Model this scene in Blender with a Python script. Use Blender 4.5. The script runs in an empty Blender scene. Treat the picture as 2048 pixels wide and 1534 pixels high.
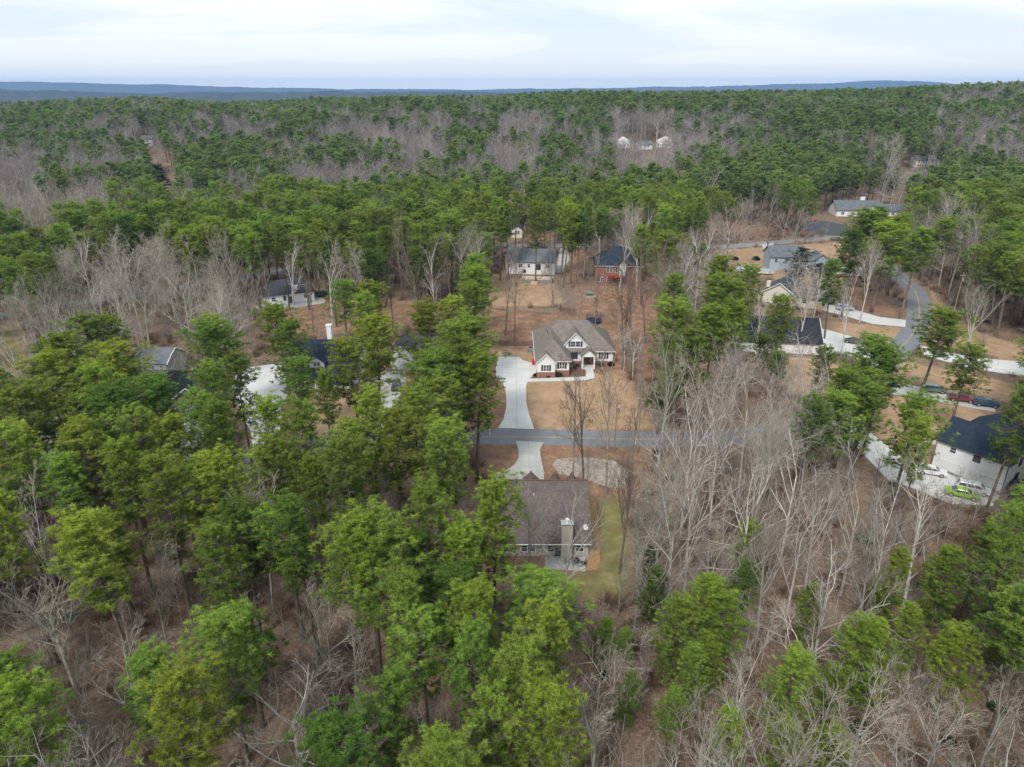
import bpy, math, random
import numpy as np
from mathutils import Vector, Matrix
random.seed(7)
rng = np.random.default_rng(11)
R = math.radians
S = bpy.context.scene
col = S.collection

# ------------------------------------------------------------------ camera, world, sun, exposure
H, PITCH, F = 60.0, R(22.8), 1400.0          # F in pixels of a 2048 px wide frame
cam_d = bpy.data.cameras.new('camera'); cam = bpy.data.objects.new('camera', cam_d); col.objects.link(cam)
cam.location = (0, 0, H); cam.rotation_euler = (R(90) - PITCH, 0, 0)
cam_d.sensor_width = 36; cam_d.lens = 36 * F / 2048; cam_d.clip_start = 0.5; cam_d.clip_end = 60000
S.camera = cam
S.view_settings.view_transform = 'Standard'; S.view_settings.look = 'None'
S.view_settings.gamma = 1; S.view_settings.use_curve_mapping = False
S.view_settings.exposure = 0.95
SUN_EL, SUN_AZ = R(46), R(205)               # azimuth clockwise from +Y: behind and to the left of the camera
world = bpy.data.worlds.new('World'); S.world = world; world.use_nodes = True
wn = world.node_tree.nodes; wl = world.node_tree.links; wn.clear()
def wnode(t, **k):
    n = wn.new(t)
    for a, b in k.items(): setattr(n, a, b)
    return n
sky = wnode('ShaderNodeTexSky', sky_type='NISHITA', sun_disc=False, sun_elevation=SUN_EL, sun_rotation=SUN_AZ, air_density=1.0, dust_density=2.5, ozone_density=1.5)
tc = wnode('ShaderNodeTexCoord'); sep = wnode('ShaderNodeSeparateXYZ'); wl.new(tc.outputs['Generated'], sep.inputs[0])
# thin high cloud: project the view direction on a flat layer, stretch it, noise it
zc = wnode('ShaderNodeMath', operation='ADD'); wl.new(sep.outputs[2], zc.inputs[0]); zc.inputs[1].default_value = 0.10
zm = wnode('ShaderNodeMath', operation='MAXIMUM'); wl.new(zc.outputs[0], zm.inputs[0]); zm.inputs[1].default_value = 0.05
dx = wnode('ShaderNodeMath', operation='DIVIDE'); wl.new(sep.outputs[0], dx.inputs[0]); wl.new(zm.outputs[0], dx.inputs[1])
dy = wnode('ShaderNodeMath', operation='DIVIDE'); wl.new(sep.outputs[1], dy.inputs[0]); wl.new(zm.outputs[0], dy.inputs[1])
cmb = wnode('ShaderNodeCombineXYZ'); wl.new(dx.outputs[0], cmb.inputs[0]); wl.new(dy.outputs[0], cmb.inputs[1])
mp = wnode('ShaderNodeMapping'); wl.new(cmb.outputs[0], mp.inputs[0])
mp.inputs['Rotation'].default_value = (0, 0, R(-32)); mp.inputs['Scale'].default_value = (0.17, 0.24, 1); mp.inputs['Location'].default_value = (0.45, 0.25, 0)
nz = wnode('ShaderNodeTexNoise'); wl.new(mp.outputs[0], nz.inputs[0]); nz.inputs['Scale'].default_value = 1.7; nz.inputs['Detail'].default_value = 9; nz.inputs['Roughness'].default_value = 0.55; nz.inputs['Distortion'].default_value = 0.6
cr = wnode('ShaderNodeValToRGB'); wl.new(nz.outputs[0], cr.inputs[0]); cr.color_ramp.elements[0].position = 0.38; cr.color_ramp.elements[1].position = 0.56
cr.color_ramp.elements[0].color = (0.0, 0.0, 0.0, 1); cr.color_ramp.elements[1].color = (1, 1, 1, 1)
hzn = wnode('ShaderNodeMapRange'); wl.new(sep.outputs[2], hzn.inputs[0]); hzn.inputs[1].default_value = 0.0; hzn.inputs[2].default_value = 0.11; hzn.inputs[3].default_value = 1.15; hzn.inputs[4].default_value = 0.0
mxx = wnode('ShaderNodeMath', operation='MAXIMUM', use_clamp=True); wl.new(cr.outputs[0], mxx.inputs[0]); wl.new(hzn.outputs[0], mxx.inputs[1])
mix = wnode('ShaderNodeMix', data_type='RGBA'); wl.new(mxx.outputs[0], mix.inputs[0]); veil = wnode('ShaderNodeMix', data_type='RGBA'); veil.inputs[0].default_value = 0.88; wl.new(sky.outputs[0], veil.inputs[6]); veil.inputs[7].default_value = (2.95, 3.6, 4.15, 1); wl.new(veil.outputs[2], mix.inputs[6]); mix.inputs[7].default_value = (4.4, 4.5, 4.52, 1)
bg = wnode('ShaderNodeBackground'); wl.new(mix.outputs[2], bg.inputs[0]); bg.inputs[1].default_value = 0.13
wo = wnode('ShaderNodeOutputWorld'); wl.new(bg.outputs[0], wo.inputs[0])
sd = bpy.data.lights.new('sun', 'SUN'); sun = bpy.data.objects.new('sun', sd); col.objects.link(sun)
sd.energy = 1.5; sd.angle = R(11); sd.color = (1.0, 0.96, 0.9)
sdir = Vector((math.sin(SUN_AZ) * math.cos(SUN_EL), math.cos(SUN_AZ) * math.cos(SUN_EL), math.sin(SUN_EL)))
sun.rotation_euler = sdir.to_track_quat('Z', 'Y').to_euler(); sun.location = (0, 0, 150)

# ------------------------------------------------------------------ terrain and picking points on it
def sstep(a, b, t):
    t = np.clip((np.asarray(t, float) - a) / (b - a), 0, 1); return t * t * (3 - 2 * t)
def g(x, y):
    x = np.asarray(x, float); y = np.asarray(y, float)
    A = 26 + np.where(x > 0, 0.020 * x, 0.010 * x)
    und = 3.5 * np.sin(x * 0.011 + 1.3) * np.sin(y * 0.009) + 2.5 * np.sin(x * 0.023 + y * 0.013)
    rise = sstep(345, 820, y) * (A + und)
    fall = -sstep(900, 2600, y) * (A + und + 52)
    pl = sstep(2000, 3500, y) * (8 * np.sin(x * 0.0011 + y * 0.0007) + 6 * np.sin(y * 0.0021 + x * 0.0003))
    return rise + fall + pl
cP, sP = math.cos(PITCH), math.sin(PITCH)
def ray(px, py):
    a = (px - 1024) / F; b = -(py - 767) / F
    return Vector((a, cP + b * sP, -sP + b * cP))
def at(px, py, z=0.0):
    """world point z metres above the terrain whose place in the photograph is (px, py)"""
    d = ray(px, py)
    if d.z < -1e-6:
        t = (z - H) / d.z
        if d.y * t < 340: return Vector((d.x * t, d.y * t, z))
    t = 300.0
    while t < 4000:
        p = Vector((0, 0, H)) + d * t
        if p.z <= float(g(p.x, p.y)) + z: return p
        t += 2.0
    return None
def proj(x, y, z):
    dy_, dz_ = y, z - H
    dep = dy_ * cP - dz_ * sP
    up = dy_ * sP + dz_ * cP
    return 1024 + F * x / dep, 767 - F * up / dep, dep
def inpoly(pts, x, y):
    """numpy point in polygon"""
    x = np.asarray(x); y = np.asarray(y); r = np.zeros(x.shape, bool); n = len(pts)
    for i in range(n):
        x0, y0 = pts[i][0], pts[i][1]; x1, y1 = pts[(i + 1) % n][0], pts[(i + 1) % n][1]
        if y0 == y1: continue
        c = ((y0 > y) != (y1 > y)) & (x < (x1 - x0) * (y - y0) / (y1 - y0) + x0)
        r ^= c
    return r
def polydist(pts, x, y):
    """signed distance to polygon edge, negative inside"""
    d = np.full(np.shape(x), 1e9); n = len(pts)
    for i in range(n):
        a = np.array(pts[i][:2]); b = np.array(pts[(i + 1) % n][:2]); ab = b - a; L = max(ab @ ab, 1e-9)
        t = np.clip(((x - a[0]) * ab[0] + (y - a[1]) * ab[1]) / L, 0, 1)
        d = np.minimum(d, np.hypot(x - a[0] - t * ab[0], y - a[1] - t * ab[1]))
    return np.where(inpoly(pts, x, y), -d, d)

# ------------------------------------------------------------------ materials
MATS = {}
def mat(name, color, rough=0.8, noise=0.0, nscale=4.0, bump=0.0, bscale=30.0, metal=0.0, color2=None, spec=0.3, extra=None):
    m = bpy.data.materials.new(name); m.use_nodes = True; nt = m.node_tree; b = nt.nodes['Principled BSDF']
    b.inputs['Roughness'].default_value = rough; b.inputs['Metallic'].default_value = metal
    b.inputs['Specular IOR Level'].default_value = spec
    c = (*color, 1); b.inputs['Base Color'].default_value = c
    if noise or color2:
        t = nt.nodes.new('ShaderNodeTexCoord'); n = nt.nodes.new('ShaderNodeTexNoise'); nt.links.new(t.outputs['Object'], n.inputs[0])
        n.inputs['Scale'].default_value = nscale; n.inputs['Detail'].default_value = 8; n.inputs['Roughness'].default_value = 0.65
        r = nt.nodes.new('ShaderNodeMapRange'); nt.links.new(n.outputs[0], r.inputs[0]); r.inputs[1].default_value = 0.33; r.inputs[2].default_value = 0.67
        mx = nt.nodes.new('ShaderNodeMix'); mx.data_type = 'RGBA'; nt.links.new(r.outputs[0], mx.inputs[0])
        if color2 is None: c1 = tuple(v * (1 - noise) for v in color); c2 = tuple(min(1, v * (1 + noise)) for v in color)
        else: c1, c2 = color, color2
        mx.inputs[6].default_value = (*c1, 1); mx.inputs[7].default_value = (*c2, 1); nt.links.new(mx.outputs[2], b.inputs['Base Color'])
    if bump:
        t = nt.nodes.new('ShaderNodeTexCoord'); n = nt.nodes.new('ShaderNodeTexNoise'); nt.links.new(t.outputs['Object'], n.inputs[0]); n.inputs['Scale'].default_value = bscale; n.inputs['Detail'].default_value = 4
        bp = nt.nodes.new('ShaderNodeBump'); bp.inputs['Strength'].default_value = bump; bp.inputs['Distance'].default_value = 0.05
        nt.links.new(n.outputs[0], bp.inputs['Height']); nt.links.new(bp.outputs[0], b.inputs['Normal'])
    MATS[name] = m
    return m
def shingle(name, color):
    m = mat(name, color, 0.9, noise=0.16, nscale=0.8, spec=0.15); nt = m.node_tree; b = nt.nodes['Principled BSDF']
    src = b.inputs['Base Color'].links[0].from_socket
    t = nt.nodes.new('ShaderNodeTexCoord'); sp = nt.nodes.new('ShaderNodeSeparateXYZ'); nt.links.new(t.outputs['Object'], sp.inputs[0])
    cb = nt.nodes.new('ShaderNodeCombineXYZ'); ad = nt.nodes.new('ShaderNodeMath'); ad.operation = 'ADD'
    nt.links.new(sp.outputs[0], ad.inputs[0]); nt.links.new(sp.outputs[1], ad.inputs[1]); nt.links.new(ad.outputs[0], cb.inputs[0]); nt.links.new(sp.outputs[2], cb.inputs[1])
    br = nt.nodes.new('ShaderNodeTexBrick'); nt.links.new(cb.outputs[0], br.inputs[0]); br.inputs['Scale'].default_value = 1.0
    br.inputs['Brick Width'].default_value = 0.45; br.inputs['Row Height'].default_value = 0.12; br.inputs['Mortar Size'].default_value = 0.012
    br.inputs['Color1'].default_value = (1.12, 1.12, 1.12, 1); br.inputs['Color2'].default_value = (0.82, 0.82, 0.82, 1); br.inputs['Mortar'].default_value = (0.6, 0.6, 0.6, 1)
    mu = nt.nodes.new('ShaderNodeMix'); mu.data_type = 'RGBA'; mu.blend_type = 'MULTIPLY'; mu.inputs[0].default_value = 1
    nt.links.new(src, mu.inputs[6]); nt.links.new(br.outputs[0], mu.inputs[7]); nt.links.new(mu.outputs[2], b.inputs['Base Color'])
    return m
def brickmat(name, c1, c2):
    m = mat(name, c1, 0.9, spec=0.2); nt = m.node_tree; b = nt.nodes['Principled BSDF']
    t = nt.nodes.new('ShaderNodeTexCoord'); sp = nt.nodes.new('ShaderNodeSeparateXYZ'); nt.links.new(t.outputs['Object'], sp.inputs[0])
    cb = nt.nodes.new('ShaderNodeCombineXYZ'); ad = nt.nodes.new('ShaderNodeMath'); ad.operation = 'ADD'
    nt.links.new(sp.outputs[0], ad.inputs[0]); nt.links.new(sp.outputs[1], ad.inputs[1]); nt.links.new(ad.outputs[0], cb.inputs[0]); nt.links.new(sp.outputs[2], cb.inputs[1])
    br = nt.nodes.new('ShaderNodeTexBrick'); nt.links.new(cb.outputs[0], br.inputs[0]); br.inputs['Scale'].default_value = 1.0
    br.inputs['Brick Width'].default_value = 0.22; br.inputs['Row Height'].default_value = 0.08; br.inputs['Mortar Size'].default_value = 0.008
    br.inputs['Color1'].default_value = (*c1, 1); br.inputs['Color2'].default_value = (*c2, 1); br.inputs['Mortar'].default_value = (0.35, 0.31, 0.28, 1)
    nt.links.new(br.outputs[0], b.inputs['Base Color']); return m
def siding(name, color):
    m = mat(name, color, 0.6, noise=0.05, nscale=0.7, spec=0.3); nt = m.node_tree; b = nt.nodes['Principled BSDF']
    t = nt.nodes.new('ShaderNodeTexCoord'); w = nt.nodes.new('ShaderNodeTexWave'); w.bands_direction = 'Z'; w.wave_profile = 'SAW'
    nt.links.new(t.outputs['Object'], w.inputs[0]); w.inputs['Scale'].default_value = 1.6
    bp = nt.nodes.new('ShaderNodeBump'); bp.inputs['Strength'].default_value = 0.5; bp.inputs['Distance'].default_value = 0.03
    nt.links.new(w.outputs['Fac'], bp.inputs['Height']); nt.links.new(bp.outputs[0], b.inputs['Normal']); return m

def foliage_mat(name, dark, light, trans=0.3):
    m = bpy.data.materials.new(name); m.use_nodes = True; nt = m.node_tree; nd = nt.nodes; L = nt.links
    b = nd['Principled BSDF']; out = nd['Material Output']
    a = nd.new('ShaderNodeAttribute'); a.attribute_name = 'tint'
    mx = nd.new('ShaderNodeMix'); mx.data_type = 'RGBA'; L.new(a.outputs['Fac'], mx.inputs[0]); mx.inputs[6].default_value = (*dark, 1); mx.inputs[7].default_value = (*light, 1)
    oi = nd.new('ShaderNodeObjectInfo')
    hs = nd.new('ShaderNodeHueSaturation')
    r1 = nd.new('ShaderNodeMapRange'); L.new(oi.outputs['Random'], r1.inputs[0]); r1.inputs[3].default_value = 0.492; r1.inputs[4].default_value = 0.525; L.new(r1.outputs[0], hs.inputs['Hue'])
    fr = nd.new('ShaderNodeMath'); fr.operation = 'MULTIPLY'; L.new(oi.outputs['Random'], fr.inputs[0]); fr.inputs[1].default_value = 7.31
    f2 = nd.new('ShaderNodeMath'); f2.operation = 'FRACT'; L.new(fr.outputs[0], f2.inputs[0])
    r2 = nd.new('ShaderNodeMapRange'); L.new(f2.outputs[0], r2.inputs[0]); r2.inputs[3].default_value = 0.80; r2.inputs[4].default_value = 1.3; L.new(r2.outputs[0], hs.inputs['Value'])
    L.new(mx.outputs[2], hs.inputs['Color'])
    mc = nd.new('ShaderNodeMix'); mc.data_type = 'RGBA'; mc.blend_type = 'MULTIPLY'; mc.inputs[0].default_value = 1; L.new(hs.outputs[0], mc.inputs[6]); L.new(oi.outputs['Color'], mc.inputs[7])
    L.new(mc.outputs[2], b.inputs['Base Color']); b.inputs['Roughness'].default_value = 0.75; b.inputs['Specular IOR Level'].default_value = 0.1
    tr = nd.new('ShaderNodeBsdfTranslucent'); L.new(mc.outputs[2], tr.inputs[0])
    ms = nd.new('ShaderNodeMixShader'); ms.inputs[0].default_value = trans; L.new(b.outputs[0], ms.inputs[1]); L.new(tr.outputs[0], ms.inputs[2]); L.new(ms.outputs[0], out.inputs['Surface'])
    MATS[name] = m; return m
def bark_mat(name, c, c2, vary=0.25, nscale=1.2):
    m = mat(name, c, 0.9, color2=c2, nscale=nscale, spec=0.1); nt = m.node_tree; nd = nt.nodes; L = nt.links; b = nd['Principled BSDF']
    src = b.inputs['Base Color'].links[0].from_socket
    oi = nd.new('ShaderNodeObjectInfo'); hs = nd.new('ShaderNodeHueSaturation'); r2 = nd.new('ShaderNodeMapRange'); L.new(oi.outputs['Random'], r2.inputs[0])
    r2.inputs[3].default_value = 1 - vary; r2.inputs[4].default_value = 1 + vary; L.new(r2.outputs[0], hs.inputs['Value']); L.new(src, hs.inputs['Color'])
    mc = nd.new('ShaderNodeMix'); mc.data_type = 'RGBA'; mc.blend_type = 'MULTIPLY'; mc.inputs[0].default_value = 1; L.new(hs.outputs[0], mc.inputs[6]); L.new(oi.outputs['Color'], mc.inputs[7])
    L.new(mc.outputs[2], b.inputs['Base Color']); return m

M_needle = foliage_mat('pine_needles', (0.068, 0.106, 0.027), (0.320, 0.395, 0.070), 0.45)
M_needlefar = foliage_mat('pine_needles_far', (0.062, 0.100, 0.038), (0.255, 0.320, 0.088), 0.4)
M_cedar = foliage_mat('cedar_needles', (0.014, 0.040, 0.018), (0.035, 0.080, 0.03), 0.15)
M_pbark = bark_mat('pine_bark', (0.10, 0.075, 0.06), (0.20, 0.165, 0.14))
M_bark = bark_mat('pale_bark', (0.27, 0.245, 0.215), (0.52, 0.49, 0.45), 0.35)
M_twig = bark_mat('twig_bark', (0.25, 0.20, 0.165), (0.41, 0.36, 0.315), 0.35)
M_twigfar = bark_mat('twig_bark_far', (0.22, 0.19, 0.18), (0.34, 0.30, 0.28), 0.4)
M_brush = bark_mat('brush_twigs', (0.17, 0.10, 0.065), (0.27, 0.185, 0.13))
M_shrub = foliage_mat('shrub_leaves', (0.02, 0.04, 0.012), (0.05, 0.085, 0.025), 0.2)
M_white = siding('white_siding', (0.80, 0.80, 0.80)); M_cream = siding('cream_siding', (0.66, 0.62, 0.53)); M_grey = siding('grey_siding', (0.34, 0.37, 0.37))
M_blue = siding('pale_blue_siding', (0.38, 0.47, 0.55)); M_beige = siding('beige_siding', (0.50, 0.42, 0.31)); M_greige = siding('greige_siding', (0.52, 0.50, 0.45))
M_trim = mat('white_trim', (0.82, 0.82, 0.82), 0.5); M_dark = mat('dark_trim', (0.035, 0.037, 0.045), 0.5)
M_brick = brickmat('red_brick', (0.30, 0.10, 0.065), (0.21, 0.075, 0.05))
M_roofgrey = shingle('grey_brown_shingle', (0.225, 0.195, 0.172)); M_roofbrown = shingle('brown_shingle', (0.145, 0.118, 0.112)); M_roofcap = mat('reddish_ridge_cap', (0.15, 0.07, 0.055), 0.9, noise=0.2)
M_roofnavy = shingle('navy_shingle', (0.030, 0.045, 0.070)); M_roofslate = shingle('slate_shingle', (0.16, 0.175, 0.19)); M_roofdark = shingle('charcoal_shingle', (0.075, 0.08, 0.09))
M_roofblack = shingle('black_shingle', (0.035, 0.04, 0.05))
M_glass = mat('window_glass', (0.05, 0.06, 0.075), 0.08, spec=0.8); M_garage = mat('garage_door_paint', (0.72, 0.72, 0.70), 0.5, noise=0.04)
M_deck = mat('deck_boards', (0.50, 0.36, 0.24), 0.8, noise=0.2, nscale=3); M_wood = mat('weathered_wood', (0.33, 0.25, 0.18), 0.85, noise=0.3, nscale=3); M_fence = mat('fence_wood', (0.36, 0.26, 0.185), 0.85, noise=0.3, nscale=2)
M_greyfence = mat('grey_fence_wood', (0.17, 0.12, 0.095), 0.85, noise=0.3, nscale=2)
M_metal = mat('galvanised_metal', (0.55, 0.57, 0.6), 0.35, metal=0.7, noise=0.1); M_block = mat('grey_block', (0.22, 0.22, 0.23), 0.9, noise=0.2)
M_red = mat('red_plastic', (0.55, 0.02, 0.02), 0.4); M_black = mat('black_plastic', (0.02, 0.02, 0.024), 0.5); M_rubber = mat('rubber', (0.02, 0.02, 0.02), 0.8)
M_conc = mat('concrete', (0.585, 0.58, 0.56), 0.85, noise=0.11, nscale=0.22, spec=0.2); M_conc2 = mat('older_concrete', (0.44, 0.43, 0.40), 0.88, noise=0.16, nscale=0.3, spec=0.2)
M_joint = mat('joint_filler', (0.30, 0.28, 0.25), 0.9); M_asph = mat('asphalt', (0.195, 0.20, 0.215), 0.9, noise=0.10, nscale=0.35, bump=0.3, bscale=25, spec=0.25)
M_asph2 = mat('sealed_asphalt', (0.07, 0.075, 0.085), 0.9, noise=0.12, nscale=0.5)
M_asph3 = mat('pale_worn_asphalt', (0.24, 0.24, 0.245), 0.9, noise=0.10, nscale=0.35)
M_yellow = mat('road_line_paint', (0.45, 0.36, 0.16), 0.8, noise=0.25, nscale=2)
M_stone = bark_mat('bed_stone', (0.27, 0.22, 0.18), (0.52, 0.46, 0.40), 0.4)
M_straw = mat('pine_straw', (0.38, 0.225, 0.105), 0.95, noise=0.35, nscale=3, bump=0.6, bscale=12)

def groundmat():
    m = bpy.data.materials.new('forest_floor_and_lawn'); m.use_nodes = True; nt = m.node_tree; nd = nt.nodes; L = nt.links; b = nd['Principled BSDF']
    b.inputs['Roughness'].default_value = 0.95; b.inputs['Specular IOR Level'].default_value = 0.08
    t = nd.new('ShaderNodeTexCoord')
    def noise(s, d=8, r=0.6):
        n = nd.new('ShaderNodeTexNoise'); L.new(t.outputs['Object'], n.inputs[0]); n.inputs['Scale'].default_value = s; n.inputs['Detail'].default_value = d; n.inputs['Roughness'].default_value = r; return n.outputs[0]
    def ramp(src, stops):
        r = nd.new('ShaderNodeValToRGB'); L.new(src, r.inputs[0]); e = r.color_ramp.elements
        e[0].position, e[0].color = stops[0][0], (*stops[0][1], 1); e[1].position, e[1].color = stops[-1][0], (*stops[-1][1], 1)
        for p, c in stops[1:-1]: x = e.new(p); x.color = (*c, 1)
        return r.outputs[0]
    def mixc(f, a, c, mode='MIX'):
        x = nd.new('ShaderNodeMix'); x.data_type = 'RGBA'; x.blend_type = mode
        if isinstance(f, float): x.inputs[0].default_value = f
        else: L.new(f, x.inputs[0])
        for s, v in ((6, a), (7, c)):
            if isinstance(v, tuple): x.inputs[s].default_value = (*v, 1)
            else: L.new(v, x.inputs[s])
        return x.outputs[2]
    n1 = noise(0.09); n2 = noise(1.8, 9, 0.75); n3 = noise(0.35, 6, 0.65); n4 = noise(7.0, 4, 0.8)
    litter = ramp(n2, [(0.30, (0.060, 0.042, 0.032)), (0.45, (0.150, 0.103, 0.077)), (0.55, (0.235, 0.168, 0.126)), (0.67, (0.38, 0.30, 0.235))])
    litter = mixc(ramp(n1, [(0.40, (0, 0, 0)), (0.62, (0.55, 0.55, 0.55))]), litter, (0.235, 0.150, 0.095))
    litter = mixc(ramp(noise(0.28, 5, 0.7), [(0.50, (0, 0, 0)), (0.66, (0.6, 0.6, 0.6))]), litter, (0.30, 0.235, 0.18))
    litter = mixc(ramp(noise(0.17, 6, 0.7), [(0.34, (0.6, 0.6, 0.6)), (0.48, (0, 0, 0))]), litter, (0.085, 0.060, 0.045))
    litter = mixc(0.8, litter, ramp(n4, [(0.34, (0.40, 0.38, 0.37)), (0.5, (1, 1, 1)), (0.64, (1.9, 1.85, 1.75))]), 'MULTIPLY')
    tan = ramp(n3, [(0.32, (0.31, 0.195, 0.12)), (0.5, (0.395, 0.26, 0.165)), (0.68, (0.465, 0.33, 0.22))])
    tan = mixc(0.5, tan, ramp(n4, [(0.3, (0.75, 0.75, 0.75)), (0.7, (1.22, 1.22, 1.22))]), 'MULTIPLY')
    tan = mixc(ramp(n1, [(0.45, (0, 0, 0)), (0.65, (0.5, 0.5, 0.5))]), tan, (0.30, 0.20, 0.10))
    clay = ramp(n3, [(0.30, (0.17, 0.105, 0.075)), (0.50, (0.265, 0.155, 0.10)), (0.72, (0.41, 0.255, 0.165))])
    clay = mixc(0.6, clay, ramp(n2, [(0.3, (0.7, 0.7, 0.7)), (0.7, (1.25, 1.25, 1.25))]), 'MULTIPLY')
    green = ramp(n3, [(0.34, (0.20, 0.14, 0.07)), (0.5, (0.20, 0.19, 0.07)), (0.66, (0.33, 0.25, 0.13))])
    green = mixc(0.5, green, ramp(n4, [(0.3, (0.7, 0.7, 0.7)), (0.7, (1.25, 1.25, 1.25))]), 'MULTIPLY')
    c = litter
    for nm, cc in (('clay', clay), ('tan', tan), ('green', green)):
        a = nd.new('ShaderNodeAttribute'); a.attribute_name = nm
        ad = nd.new('ShaderNodeMath'); ad.operation = 'ADD'; L.new(a.outputs['Fac'], ad.inputs[0]); sc = nd.new('ShaderNodeMath'); sc.operation = 'MULTIPLY_ADD'; L.new(n2, sc.inputs[0]); sc.inputs[1].default_value = 1.3; sc.inputs[2].default_value = -0.65; L.new(sc.outputs[0], ad.inputs[1])
        mr = nd.new('ShaderNodeMapRange'); L.new(ad.outputs[0], mr.inputs[0]); mr.inputs[1].default_value = 0.32; mr.inputs[2].default_value = 0.68
        c = mixc(mr.outputs[0], c, cc)
    L.new(c, b.inputs['Base Color'])
    bp = nd.new('ShaderNodeBump'); bp.inputs['Strength'].default_value = 0.8; bp.inputs['Distance'].default_value = 0.12; L.new(n2, bp.inputs['Height']); L.new(bp.outputs[0], b.inputs['Normal'])
    return m
M_ground = groundmat()
def hillmat():
    m = mat('far_woodland', (0.03, 0.05, 0.025), 1.0, color2=(0.10, 0.085, 0.075), nscale=0.012, spec=0.0)
    return m
M_hill = hillmat()

# ------------------------------------------------------------------ mesh helpers
class MB:
    def __init__(s): s.v = []; s.f = []
    def poly(s, pts):
        b = len(s.v); s.v += [tuple(p) for p in pts]; s.f.append(tuple(range(b, b + len(pts)))); return s
    def solid(s, verts, faces):
        b = len(s.v); s.v += [tuple(p) for p in verts]; s.f += [tuple(b + i for i in f) for f in faces]; return s
    def box(s, x0, y0, z0, x1, y1, z1):
        return s.solid([(x0,y0,z0),(x1,y0,z0),(x1,y1,z0),(x0,y1,z0),(x0,y0,z1),(x1,y0,z1),(x1,y1,z1),(x0,y1,z1)],
                       [(0,3,2,1),(4,5,6,7),(0,1,5,4),(1,2,6,5),(2,3,7,6),(3,0,4,7)])
    def prism(s, pts, z0, z1):
        n = len(pts); v = [(p[0], p[1], z0) for p in pts] + [(p[0], p[1], z1) for p in pts]
        return s.solid(v, [tuple(range(n - 1, -1, -1)), tuple(range(n, 2 * n))] + [(i, (i + 1) % n, n + (i + 1) % n, n + i) for i in range(n)])
    def cyl(s, c, r, z0, z1, n=12, r2=None):
        r2 = r if r2 is None else r2
        v = [(c[0] + r * math.cos(2*math.pi*i/n), c[1] + r * math.sin(2*math.pi*i/n), z0) for i in range(n)] + [(c[0] + r2 * math.cos(2*math.pi*i/n), c[1] + r2 * math.sin(2*math.pi*i/n), z1) for i in range(n)]
        return s.solid(v, [tuple(range(n - 1, -1, -1)), tuple(range(n, 2 * n))] + [(i, (i + 1) % n, n + (i + 1) % n, n + i) for i in range(n)])
    def tube(s, pts, rads, n=5):
        pts = [Vector(p) for p in pts]; base = len(s.v)
        for i, p in enumerate(pts):
            d = (pts[min(i + 1, len(pts) - 1)] - pts[max(i - 1, 0)]).normalized()
            u = d.cross(Vector((0, 0, 1)) if abs(d.z) < 0.9 else Vector((1, 0, 0))).normalized(); w = d.cross(u)
            for k in range(n):
                a = 2 * math.pi * k / n; q = p + (u * math.cos(a) + w * math.sin(a)) * rads[i]; s.v.append(tuple(q))
        for i in range(len(pts) - 1):
            for k in range(n):
                a = base + i * n + k; b = base + i * n + (k + 1) % n; s.f.append((a, b, b + n, a + n))
        return s
    def mesh(s, name, m):
        me = bpy.data.meshes.new(name); me.from_pydata(s.v, [], s.f); me.update()
        if m: me.materials.append(m)
        return me
    def build(s, name, m, parent=None, fix=True):
        me = s.mesh(name, m)
        if fix:
            import bmesh
            bm = bmesh.new(); bm.from_mesh(me); bmesh.ops.recalc_face_normals(bm, faces=bm.faces); bm.to_mesh(me); bm.free()
        o = bpy.data.objects.new(name, me); col.objects.link(o)
        if parent: o.parent = parent
        return o
def tag(o, label=None, cat=None, group=None, kind=None):
    if label: o['label'] = label
    if cat: o['category'] = cat
    if group: o['group'] = group
    if kind: o['kind'] = kind
    return o
def empty(name, loc=(0,0,0), rz=0, label=None, cat=None, group=None):
    o = bpy.data.objects.new(name, None); col.objects.link(o); o.location = loc; o.rotation_euler = (0, 0, rz); o.empty_display_size = 0.5
    return tag(o, label, cat, group)
def np_mesh(name, V, Fc, m, nper=3, attrs=None):
    """fast mesh from numpy arrays; Fc is (n, nper)"""
    me = bpy.data.meshes.new(name); V = np.asarray(V, np.float32); Fc = np.asarray(Fc, np.int32)
    me.vertices.add(len(V)); me.vertices.foreach_set('co', V.ravel())
    me.loops.add(Fc.size); me.loops.foreach_set('vertex_index', Fc.ravel())
    me.polygons.add(len(Fc)); me.polygons.foreach_set('loop_start', np.arange(0, Fc.size, nper, dtype=np.int32))
    if attrs:
        for k, (dom, arr) in attrs.items():
            a = me.attributes.new(k, 'FLOAT', dom); a.data.foreach_set('value', np.asarray(arr, np.float32))
    for x in (m if isinstance(m, list) else [m]): me.materials.append(x)
    me.update(calc_edges=True); return me

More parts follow.
